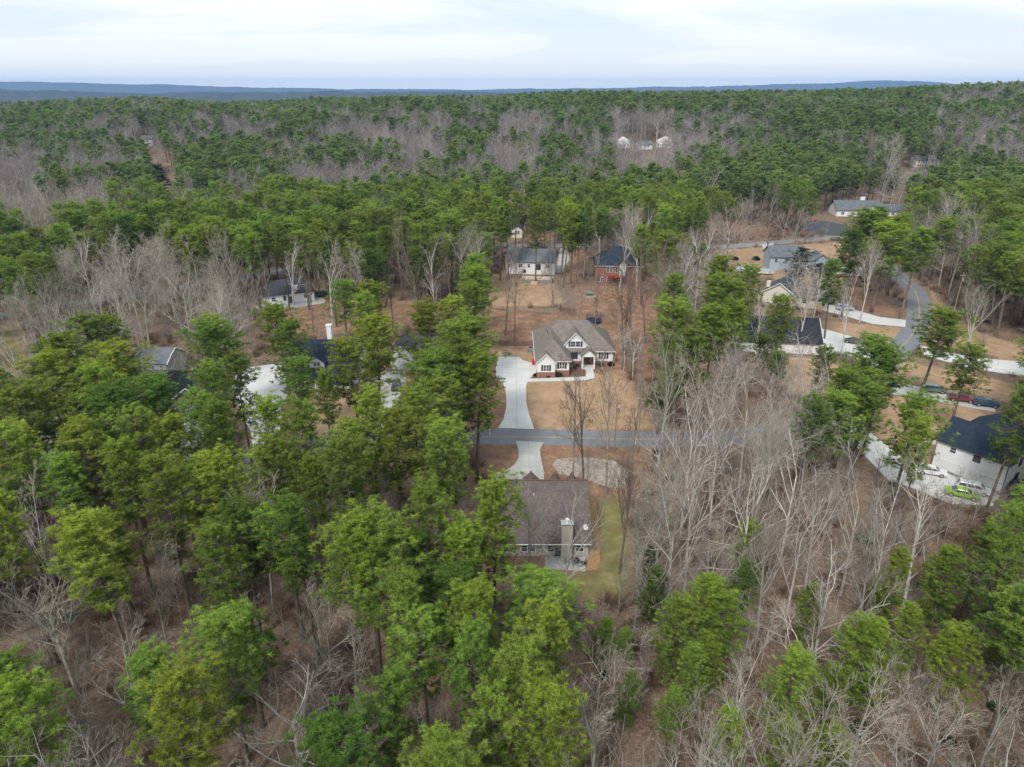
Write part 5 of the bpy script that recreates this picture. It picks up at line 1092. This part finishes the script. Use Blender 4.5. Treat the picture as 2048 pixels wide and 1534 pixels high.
for a in [ # bare: px, py, width, height, tone, form index
 (110,1010,150,17,'pale',0),(90,1100,90,16,'pale',1),(520,1060,85,18,'pale',3),(650,1265,150,14,'mid',2),(250,1330,190,14,'pale',0),(210,1480,130,12,'mid',1),(585,1450,210,12,'pale',2),(880,1490,130,11,'mid',2),
 (1130,1090,190,16,'mid',0),(1060,1060,70,15,'mid',3),(1285,1075,130,14,'mid',5),(1230,1330,130,13,'pale',4),(1150,830,62,19,'brown',6),(1222,820,66,22,'brown',7),(1268,810,55,21,'brown',6),(1163,850,55,19,'brown',7),
 (1390,1010,110,19,'pale',5),(1330,960,90,19,'pale',0),(1400,820,100,20,'pale',1),(1450,780,110,21,'pale',5),(1500,830,120,21,'pale',0),(1560,860,120,20,'pale',3),(1440,890,90,20,'pale',3),(1590,960,140,19,'pale',0),(1640,1030,130,18,'pale',5),(1500,1040,130,19,'pale',2),
 (1850,1060,230,19,'pale',0),(1780,1080,110,18,'pale',1),(1660,1190,190,17,'pale',4),(1590,1290,160,12,'pale',4),(1720,1430,180,13,'pale',0),(1480,1420,110,13,'mid',1),(1400,1500,110,10,'pale',0),(1870,1490,170,11,'pale',2),(1990,1450,150,12,'mid',0),(1980,1220,80,13,'pale',3),(1830,1390,80,10,'pale',5),
 (1610,600,90,19,'pale',5),(1740,540,70,22,'pale',5),(1700,620,50,18,'pale',1),(1550,760,110,14,'pale',4),(1620,790,90,13,'pale',4),(1240,470,70,24,'pale',3),(1280,480,60,24,'pale',3),(1325,550,60,22,'brown',6),(1275,600,50,24,'brown',7),(1300,560,50,24,'brown',6),(1340,590,50,22,'brown',7),(1256,590,40,22,'brown',6),(1160,560,36,22,'brown',7),(1110,560,36,22,'brown',6),
 (1460,460,90,20,'pale',2),(1540,455,70,18,'brown',0),(1590,450,80,20,'pale',0),(1740,310,34,30,'pale',3),(1775,320,44,30,'pale',3),(460,520,75,22,'pale',0),(390,540,90,21,'pale',0),(310,530,110,22,'pale',5),(240,520,110,22,'pale',0),(170,540,100,20,'pale',2),(200,600,90,19,'pale',4),(95,560,80,20,'mid',0),(60,640,60,18,'pale',1),
 (820,760,60,15,'mid',0),(890,780,60,16,'mid',2),(310,770,80,13,'pale',5),(400,760,60,16,'mid',3),(1270,690,60,12,'pale',4),(1245,680,40,12,'pale',4),(1900,440,44,24,'pale',3),(1955,500,50,24,'pale',1),(1075,560,0,0,None,None)]:
    if a[3]: tree('bare', *a)
# thin pines with tall visible stems in the back yards
for px, py, hh in ((1073,445,26),(1090,430,26),(1115,440,25),(1130,450,26),(1145,455,24),(1158,450,25),(1190,440,26),(1020,440,25),(1000,450,24),(1035,430,25),(1300,430,26),(1330,445,24),(1352,430,26),(590,470,25),(560,480,25),(620,480,24),(650,470,25)): tree('pine', px, py, 46, hh, random.choice(['mid','yellow','mid']))
TONE = {'yellow': (1.16, 1.12, 0.9, 1), 'mid': (0.95, 1.0, 0.95, 1), 'deep': (0.62, 0.75, 0.75, 1), 'pale': (1.12, 1.12, 1.12, 1), 'brown': (0.55, 0.48, 0.44, 1)}
W_REF = {'pine': 6.9, 'young': 4.6, 'cedar': 6.0, 'bare': 11.5}; CH = {'pine': .78, 'young': .55, 'cedar': .5, 'bare': .68}
H_REF = {'pine': 22.0, 'young': 22.0, 'cedar': 22.0, 'bare': 17.5}
allpolys = HOUSEPOLY + [D1, D2, WK1] + [p for _, _, p in OD]
trees = []
for t in T:
    c = at(t['px'], t['py'], t['h'] * CH[t['form']])
    if c is None: continue
    hard = [p for p in allpolys if abs(p[0][0] - c.x) < 60 and abs(p[0][1] - c.y) < 60]      # no stem on a drive or through a roof
    def free(x_, y_): return all(float(polydist(p, np.array([x_]), np.array([y_]))[0]) > 0.8 for p in hard)
    if not free(c.x, c.y):
        for k_ in range(1, 60):
            a_ = k_ * 2.4; r_ = 0.9 * math.sqrt(k_)
            if free(c.x + r_ * math.cos(a_), c.y + r_ * math.sin(a_)): c.x += r_ * math.cos(a_); c.y += r_ * math.sin(a_); break
    gz = float(g(c.x, c.y)); dep = proj(c.x, c.y, c.z)[2]; wm = t['w'] / F * dep
    trees.append(dict(t, x=c.x, y=c.y, z=gz, sxy=max(wm / W_REF[t['form']], t['h'] / H_REF[t['form']] * {'bare': .72, 'pine': .62}.get(t['form'], .3)), sz=t['h'] / H_REF[t['form']], pw=t['w'] * 1.0, pxx=t['px'], pyy=t['py']))
manual_n = len(trees)
# filler
occupied = {}
def cell(x, y): return (int(x // 6), int(y // 6))
for t in trees: occupied.setdefault(cell(t['x'], t['y']), []).append((t['x'], t['y']))
def near_occ(x, y, d):
    cx, cy = cell(x, y)
    for i in (-1, 0, 1):
        for j in (-1, 0, 1):
            for (a, b) in occupied.get((cx+i, cy+j), ()):
                if (a-x)**2 + (b-y)**2 < d*d: return True
    return False
def cand(y0, y1, sp):
    out = []
    y = y0
    while y < y1:
        hw = y * 0.95 + 60; n = int(2 * hw / sp); xs = -hw + (np.arange(n) + rng.uniform(0.05, 0.95, n)) * sp
        out.append(np.stack([xs, y + rng.uniform(0, sp, n)], 1)); y += sp
    return np.concatenate(out)
cs = np.concatenate([cand(14, 120, 4.8), cand(120, 345, 5.2), cand(345, 560, 6.8), cand(560, 1100, 8.6)])
hh = np.where(rng.random(len(cs)) < 0.5, 1, 0)
X, Y = cs[:, 0], cs[:, 1]; G = g(X, Y)
hgt = rng.uniform(17, 24, len(cs)); hgt = np.where(Y < 75, hgt * 0.82, hgt)
zc = G + hgt * 0.75; PX, PY, DP = proj(X, Y, zc)
bad = np.zeros(len(cs), bool)
for p in allpolys: bad |= polydist(p, X, Y) < 1.5
for path, w_ in ((main_road, 4.8), (back_road, 4.8)):
    d = np.full(len(cs), 1e9)
    for i in range(len(path) - 1):
        a, b = path[i], path[i+1]; ab = b - a; L2 = max(ab.x*ab.x + ab.y*ab.y, 1e-6); t = np.clip(((X-a.x)*ab.x + (Y-a.y)*ab.y) / L2, 0, 1); d = np.minimum(d, np.hypot(X-a.x-t*ab.x, Y-a.y-t*ab.y))
    bad |= d < w_
for k in ('tan', 'green'):
    for p in ZW[k]: bad |= polydist(p, X, Y) < 0.5
claybad = np.zeros(len(cs), bool)
for p in ZW['clay']: claybad |= inpoly(p, X, Y)
bad |= claybad & (rng.random(len(cs)) < 0.93)
cw = 3.4 * F / DP                                            # half crown width in px
for p in KEEP: bad |= (polydist(p, PX, PY) < cw * 0.85) & (np.abs(Y) > 0)
cpx, cpy, _ = proj(X, Y, G + hgt * 0.5)
for p in KEEP: bad |= inpoly(p, cpx, cpy)
keepidx = np.where(~bad)[0]
for i in keepidx:
    px, py = PX[i], PY[i]; r_ = int((py - 180) // 50); c_ = int(px // 64)
    if px < -420 or px > 2470 or py > 1900: continue
    r_ = min(max(r_, 0), len(ROWS) - 1); c_ = min(max(c_, 0), 31); ch = ROWS[r_][c_]
    if ch == '.': continue
    fr = int(ch) / 9.0
    if 3 <= r_ <= 6 and fr > 0.85: fr = 0.84 + 0.12 * math.sin(X[i]*0.05 + 1.0) * math.sin(Y[i]*0.06)
    if r_ < 4:
        nv = math.sin(X[i]*0.022 + 2.1*math.sin(Y[i]*0.012)) * math.sin(Y[i]*0.017 + 1.3*math.sin(X[i]*0.017)) + 0.5*math.sin(X[i]*0.061 + 1.0)*math.sin(Y[i]*0.047 + X[i]*0.02)
        fr = 0.5 + 1.0 * (fr - 0.5) + 0.38 * nv
    form = 'pine' if rng.random() < fr else 'bare'
    dd = 4.3 if form == 'pine' else (4.9 if py > 830 and px > 1180 else 5.0)
    if Y[i] < 345 and form == 'bare' and rng.random() < (0.30 if Y[i] > 250 and X[i] < 0 else 0.08 if X[i] > 0 else 0.45): continue
    if near_occ(X[i], Y[i], dd if Y[i] < 345 else 4.5): continue
    s_ = rng.uniform(0.85, 1.15) if Y[i] < 500 else rng.uniform(0.65, 1.35); h_ = hgt[i] * (1.0 if form == 'pine' else 0.9)
    if 1225 < px < 1350 and 235 < py < 350: form = 'bare'
    if 1225 < px < 1350 and 285 < py < 350 and rng.random() < 0.5: continue
    if form == 'bare' and py > 600 and px > 1180 and rng.random() < 0.10: form = 'young'; h_ = rng.uniform(5, 10)
    occupied.setdefault(cell(X[i], Y[i]), []).append((X[i], Y[i]))
    trees.append(dict(form=form, x=X[i], y=Y[i], z=float(G[i]), sxy=s_ * ((1.15 if form == 'pine' else 0.95) if Y[i] < 345 else 1.2 if Y[i] < 560 else 1.45), sz=h_ / H_REF[form] * (1 if Y[i] < 560 else 1.1), h=h_, px=px, py=py, pxx=px, pyy=py, pw=W_REF[form]*s_*F/DP[i], tone=('mid' if form != 'pine' else random.choice(['yellow', 'mid', 'mid', 'deep'])), idx=None, manual=False))
# ------------------------------------------------------------------ individuals: the 300 largest in view of each kind
LM = [(1145, 700, 'the grey-brown hip roof'), (1090, 1040, 'the wide brown roof'), (1060, 535, 'the slate-roofed white house'), (1232, 535, 'the brick house'), (570, 590, 'the charcoal-roofed house'), (640, 715, 'the half-hidden navy roof'),
      (300, 725, 'the grey gabled house'), (375, 800, 'the beige garage'), (1590, 590, 'the cream house'), (1540, 660, 'the large black roof'), (1595, 510, 'the pale blue house'), (1740, 410, 'the far white house'), (1950, 900, 'the tall farmhouse'), (1840, 620, 'the curved road'),
      (1180, 945, 'the pale rock bed'), (1400, 877, 'the straight road'), (1024, 1534, 'the bottom centre'), (0, 1534, 'the bottom left corner'), (2048, 1534, 'the bottom right corner'), (0, 1000, 'the left edge'), (2048, 700, 'the right edge driveways'), (0, 450, 'the upper left edge'), (785, 770, 'the green car drive'), (1290, 275, 'the far white houses'), (325, 345, 'the far left clearing')]
ORD = ['nearest', 'second nearest', 'third nearest', 'fourth nearest', 'fifth nearest', 'sixth nearest', 'seventh nearest', 'eighth nearest', 'ninth nearest', 'tenth nearest', 'eleventh nearest', 'twelfth nearest', 'thirteenth nearest', 'fourteenth nearest', 'fifteenth nearest', 'sixteenth nearest', 'seventeenth nearest', 'eighteenth nearest', 'nineteenth nearest', 'twentieth nearest'] + ['%dth nearest' % i if i % 10 not in (1,2,3) else '%d%s nearest' % (i, {1:'st',2:'nd',3:'rd'}[i % 10]) for i in range(21, 80)]
kindname = {'pine': 'pine_tree', 'young': 'pine_tree', 'cedar': 'cedar_tree', 'bare': 'bare_tree'}
def inview(t): return -t['pw']*0.4 < t['px'] < 2048 + t['pw']*0.4 and t['py'] < 1534 + t['pw']*0.6
ind = []; rest = []
for kn in ('pine_tree', 'bare_tree', 'cedar_tree'):
    L_ = [t for t in trees if kindname[t['form']] == kn]; L_.sort(key=lambda t: -(1e6*bool(t['manual']) + t['pw']) if inview(t) else 0)
    ind += [t for t in L_[:300] if inview(t)]; ids = set(id(t) for t in L_[:300] if inview(t)); rest += [t for t in L_ if id(t) not in ids]
groups = {}
for t in ind:
    best = min(LM, key=lambda l: (l[0]-t['pxx'])**2 + (1.3*(l[1]-t['pyy']))**2); dx_, dy_ = t['pxx']-best[0], t['pyy']-best[1]
    edge = best[2].endswith(('corner', 'edge', 'centre'))
    rel = ('in front of' if dy_ > 0 else 'beyond') if abs(dy_) > abs(dx_) else ('left of' if dx_ < 0 else 'right of')
    if 'bottom' in best[2] or 'edge' in best[2]: rel = 'above' if abs(dy_) > abs(dx_) else ('left of' if dx_ < 0 else 'right of')
    t['lm'] = best[2]; t['rel'] = rel; t['ld'] = math.hypot(dx_, dy_); groups.setdefault((kindname[t['form']], best[2], rel), []).append(t)
for (kn, lm, rel), L_ in groups.items():
    L_.sort(key=lambda t: t['ld'])
    for i, t in enumerate(L_):
        noun = {'pine_tree': 'pine', 'bare_tree': 'leafless tree', 'cedar_tree': 'dark cedar'}[kn]
        adj = {'yellow': 'yellow-green ', 'mid': 'green ', 'deep': 'deep green ', 'pale': 'pale ', 'brown': 'dark-stemmed '}[t['tone']]
        if kn == 'bare_tree' and t['tone'] == 'mid': adj = 'grey '
        if kn == 'cedar_tree': adj = ''
        size = 'small ' if t['h'] < 14 else 'tall ' if t['h'] > 21.5 else ''
        t['label'] = '%s%s%s, %s of those %s %s' % (size, adj, noun, ORD[min(i, len(ORD)-1)], rel, lm)
def put_tree(t):
    form = t['form']; src = {'pine': PINE0, 'young': YOUNG, 'cedar': CEDAR, 'bare': BARE0}[form]
    m = src[t['idx'] % len(src)] if t['idx'] is not None else random.choice(src[:6])
    kn = kindname[form]; e = bpy.data.objects.new(kn, None); col.objects.link(e); e.location = (t['x'], t['y'], t['z'] - 0.1); e.empty_display_size = 0.5
    e.rotation_euler = (random.gauss(0, .02), random.gauss(0, .02), random.uniform(0, 6.28)); e.scale = (t['sxy'], t['sxy'] * random.uniform(.92, 1.08), t['sz'])
    tag(e, t['label'], 'tree', {'pine_tree': 'pine trees of the wood', 'bare_tree': 'leafless trees of the wood', 'cedar_tree': 'dark cedars'}[kn])
    tone = TONE[t['tone']]; v = random.uniform(.9, 1.1)
    for me, nm in zip(m, ('trunk', 'crown' if form != 'bare' else 'branches')):
        o = bpy.data.objects.new(nm, me); col.objects.link(o); o.parent = e
        if nm == 'crown' or form == 'bare': o.color = (tone[0]*v, tone[1]*v, tone[2]*v, 1)
for t in ind: put_tree(t)

# ------------------------------------------------------------------ massed trees and undergrowth as instances on points
def scatter(name, forms, pts, label=None, cat=None):
    """pts: list of (x, y, z, rot, sxy, sz, index)"""
    pr = bpy.data.collections.new(name + '_forms')
    for i, me in enumerate(forms):
        o = bpy.data.objects.new('%s_form_%02d' % (name, i), me); pr.objects.link(o)
    P = np.array(pts); me = bpy.data.meshes.new(name); me.vertices.add(len(P)); me.vertices.foreach_set('co', P[:, :3].astype(np.float32).ravel())
    a = me.attributes.new('rot', 'FLOAT_VECTOR', 'POINT'); a.data.foreach_set('vector', np.stack([P[:,3]*0, P[:,3]*0, P[:,3]], 1).astype(np.float32).ravel())
    a = me.attributes.new('scl', 'FLOAT_VECTOR', 'POINT'); a.data.foreach_set('vector', np.stack([P[:,4], P[:,4], P[:,5]], 1).astype(np.float32).ravel())
    a = me.attributes.new('idx', 'INT', 'POINT'); a.data.foreach_set('value', P[:, 6].astype(np.int32))
    o = bpy.data.objects.new(name, me); col.objects.link(o); tag(o, label, cat, kind='stuff')
    ng = bpy.data.node_groups.new(name, 'GeometryNodeTree'); ng.interface.new_socket('Geometry', in_out='INPUT', socket_type='NodeSocketGeometry'); ng.interface.new_socket('Geometry', in_out='OUTPUT', socket_type='NodeSocketGeometry')
    n = ng.nodes; gi = n.new('NodeGroupInput'); go = n.new('NodeGroupOutput'); ip = n.new('GeometryNodeInstanceOnPoints'); ci = n.new('GeometryNodeCollectionInfo')
    ci.inputs['Collection'].default_value = pr; ci.inputs['Separate Children'].default_value = True; ci.inputs['Reset Children'].default_value = True
    def na(nm, ty): x = n.new('GeometryNodeInputNamedAttribute'); x.data_type = ty; x.inputs[0].default_value = nm; return x.outputs[0]
    L = ng.links; L.new(gi.outputs[0], ip.inputs['Points']); L.new(ci.outputs[0], ip.inputs['Instance']); ip.inputs['Pick Instance'].default_value = True
    L.new(na('idx', 'INT'), ip.inputs['Instance Index']); L.new(na('rot', 'FLOAT_VECTOR'), ip.inputs['Rotation']); L.new(na('scl', 'FLOAT_VECTOR'), ip.inputs['Scale']); L.new(ip.outputs[0], go.inputs[0])
    md = o.modifiers.new('scatter', 'NODES'); md.node_group = ng; return o
pp = []; pb = []
for t in rest:
    if t['form'] == 'cedar': continue
    far = t['y'] > 330; k = random.randrange(3) + (3 if far else 0)
    (pb if t['form'] == 'bare' else pp).append((t['x'], t['y'], t['z'] - 0.1, random.uniform(0, 6.28), t['sxy'], t['sz'], k))
scatter('pine_forest', PINE1 + PINE2, pp, 'dense pine woods stretching back to the ridge', 'forest'); scatter('bare_forest', BARE1 + BARE2, pb, 'grey leafless woods stretching back to the ridge', 'forest')
print('trees', manual_n, len(ind), len(pp), len(pb))
# undergrowth: low brown twiggy brush, small green shrubs
def brush(seed, n=60, h=1.6):
    r = np.random.default_rng(seed); segs = []
    for k in range(n):
        a = r.uniform(0, 6.28); e = r.uniform(0.5, 1.4); d = np.array([math.cos(a)*math.cos(e), math.sin(a)*math.cos(e), math.sin(e)]); p = np.array([r.normal(0,.35), r.normal(0,.35), 0]); l = h * r.uniform(.5, 1.1)
        q = p + d*l*.6; segs += [(p, q, .022, .014), (q, q + (d + r.normal(0,.4,3))*l*.4, .014, .006), (q, q + (d + r.normal(0,.5,3))*l*.35, .012, .006)]
    v, f = tubes_np(segs, 3); return np_mesh('brush_form', v, q2t(f), M_brush)
def shrubmesh(seed, m, n=160, rad=0.7, flat=0.8):
    r = np.random.default_rng(seed); C = r.normal(size=(n, 3)); C /= np.linalg.norm(C, axis=1, keepdims=True); C *= rad * r.uniform(.55, 1, (n, 1)); C[:, 2] = np.abs(C[:, 2]) * flat + 0.1
    V, Fc = needles_np(C, np.full(n, .28*rad/.7), 10, .05, r); return np_mesh('shrub_form', V, Fc, m, 3, {'tint': ('FACE', r.random(len(Fc)))})
BR = [brush(101), brush(102), brush(103, 40, 2.4), shrubmesh(104, M_shrub)]
def _deadtree():
    return brush(105, 30, 3.2)
BR.append(_deadtree())
BR += [b2(111, 1, M_twig, spread=.9), b2(112, 1, M_twig, spread=1.1)]
n = 18000; bx = rng.uniform(-1, 1, n); by = 25 + 315 * rng.random(n) ** 0.8; bxx = bx * (by * 0.95 + 40); badb = np.zeros(n, bool)
for p in allpolys: badb |= polydist(p, bxx, by) < 0.8
for k in ('tan', 'green', 'clay'):
    for p in ZW[k]: badb |= polydist(p, bxx, by) < (0.5 if k != 'clay' else -0.3)
for path in (main_road, back_road):
    for i in range(len(path) - 1):
        a, b = path[i], path[i+1]; ab = b - a; L2 = max(ab.x*ab.x + ab.y*ab.y, 1e-6); t = np.clip(((bxx-a.x)*ab.x + (by-a.y)*ab.y) / L2, 0, 1); badb |= np.hypot(bxx-a.x-t*ab.x, by-a.y-t*ab.y) < 4.0
dens = 0.5 + 0.5 * np.sin(bxx*0.13 + 1.7*np.sin(by*0.09)) * np.sin(by*0.11 + 0.5); badb |= rng.random(n) > (0.25 + 0.75*dens)
ii = np.where(~badb)[0]
scatter('undergrowth', BR, [(bxx[i], by[i], -0.02, random.uniform(0, 6.28), *((lambda k: (random.uniform(.7, 1.5), random.uniform(.6, 1.4), k) if k < 5 else (random.uniform(.22, .45), random.uniform(.22, .5), k))(random.choices(range(7), [6,6,3,.5,2.5,2.5,2.5])[0]))) for i in ii], 'brown twiggy undergrowth on the forest floor', 'undergrowth')
# shrubs that can be picked out
for px, py, s, lb in ((1071.5,752,.8,'round dark shrub left of the brick garage front'),(1097,754,.9,'round dark shrub below the left shuttered window'),(1116,752,1.2,'large round shrub at the right part of the brick garage front'),(1147,737,.8,'dark shrub in the flower bed nearest the garage wall'),(1155,733,.8,'dark shrub in the flower bed beside the porch'),(1193,731,.8,'shrub just right of the front walk'),(1203,732,.9,'middle shrub under the right hand window'),(1222,731,1.1,'shrub at the right corner of the hip roofed house'),
                      (1470,520,1.6,'brown round hedge left of the pale blue house'),(1512,520,1.8,'large brown hedge nearest the pale blue house')):
    mm = M_shrub if px < 1400 else None
    b = bpy.data.objects.new('shrub', shrubmesh(int(px), M_shrub if mm else M_brushleaf if 'M_brushleaf' in globals() else M_shrub, 220)); col.objects.link(b); q = at(px, py); b.location = q; b.scale = (s*1.1, s*1.1, s*1.1); tag(b, lb, 'shrub')
# pale stones of the rock bed
bed = PW([(1104,930),(1112,920),(1125,916),(1180,915),(1230,922),(1258,945),(1256,962),(1248,975),(1225,978),(1190,966),(1160,955),(1120,950)])
tag(flat('rock_bed', bed, 0.02, mat('rock_bed_gravel', (0.22, 0.165, 0.125), 0.95, color2=(0.42, 0.36, 0.30), nscale=2.5, bump=0.8, bscale=8)), kind='structure')
def stone(seed):
    r = np.random.default_rng(seed); import bmesh; bm = bmesh.new(); bmesh.ops.create_icosphere(bm, subdivisions=1, radius=0.16)
    for v in bm.verts: v.co *= 1 + r.normal(0, .15); v.co.z *= .6
    me = bpy.data.meshes.new('stone_form'); bm.to_mesh(me); bm.free(); me.materials.append(M_stone); return me
bxs = [p[0] for p in bed]; bys = [p[1] for p in bed]; sx_ = rng.uniform(min(bxs), max(bxs), 9000); sy_ = rng.uniform(min(bys), max(bys), 9000); ok = polydist(bed, sx_, sy_) < -0.1
scatter('stones', [stone(1), stone(2), stone(3)], [(sx_[i], sy_[i], 0.05, random.uniform(0, 6), random.uniform(.5, 1.3), random.uniform(.5, 1.2), random.randrange(3)) for i in np.where(ok)[0]], 'pale stones filling the oval rock bed', 'stones')
# fallen logs
for px, py, a, l, lb in ((1010,1250,20,3.5,'fallen dark log under the bottom centre pines'),(1560,1440,-10,3.0,'fallen brown log at the bottom right among young pines'),(1800,1240,-25,4,'long fallen log below the largest leafless tree at right'),(1650,1110,60,3,'fallen log in the leafless wood right of the near house'),(120,1240,30,4,'fallen log in the open floor at the left edge'),(90,880,25,3,'fallen log under the far left pines'),(1860,1500,-30,3,'fallen log at the bottom right corner wood')):
    q = at(px, py); o = MB().tube([(-l,0,.15),(-l*.3,.1,.2),(l*.4,0,.17),(l,.15,.22)], [.2,.17,.14,.08], 7).build('fallen_log', M_pbark); o.location = q; o.rotation_euler = (0,0,R(a)); tag(o, lb, 'log')

# ------------------------------------------------------------------ haze
hz = MB().box(-12500, -700, -140, 12500, 11300, 200).build('haze', None); tag(hz, 'thin blue air between the camera and the far hills', None, kind='stuff')
hm = bpy.data.materials.new('haze_air'); hm.use_nodes = True; hn = hm.node_tree.nodes; hn.clear(); ho = hn.new('ShaderNodeOutputMaterial'); pv = hn.new('ShaderNodeVolumePrincipled')
pv.inputs['Color'].default_value = (0.30, 0.52, 0.90, 1); pv.inputs['Density'].default_value = 0.85e-4; pv.inputs['Anisotropy'].default_value = 0.0
hm.node_tree.links.new(pv.outputs[0], ho.inputs['Volume']); hz.data.materials.append(hm)
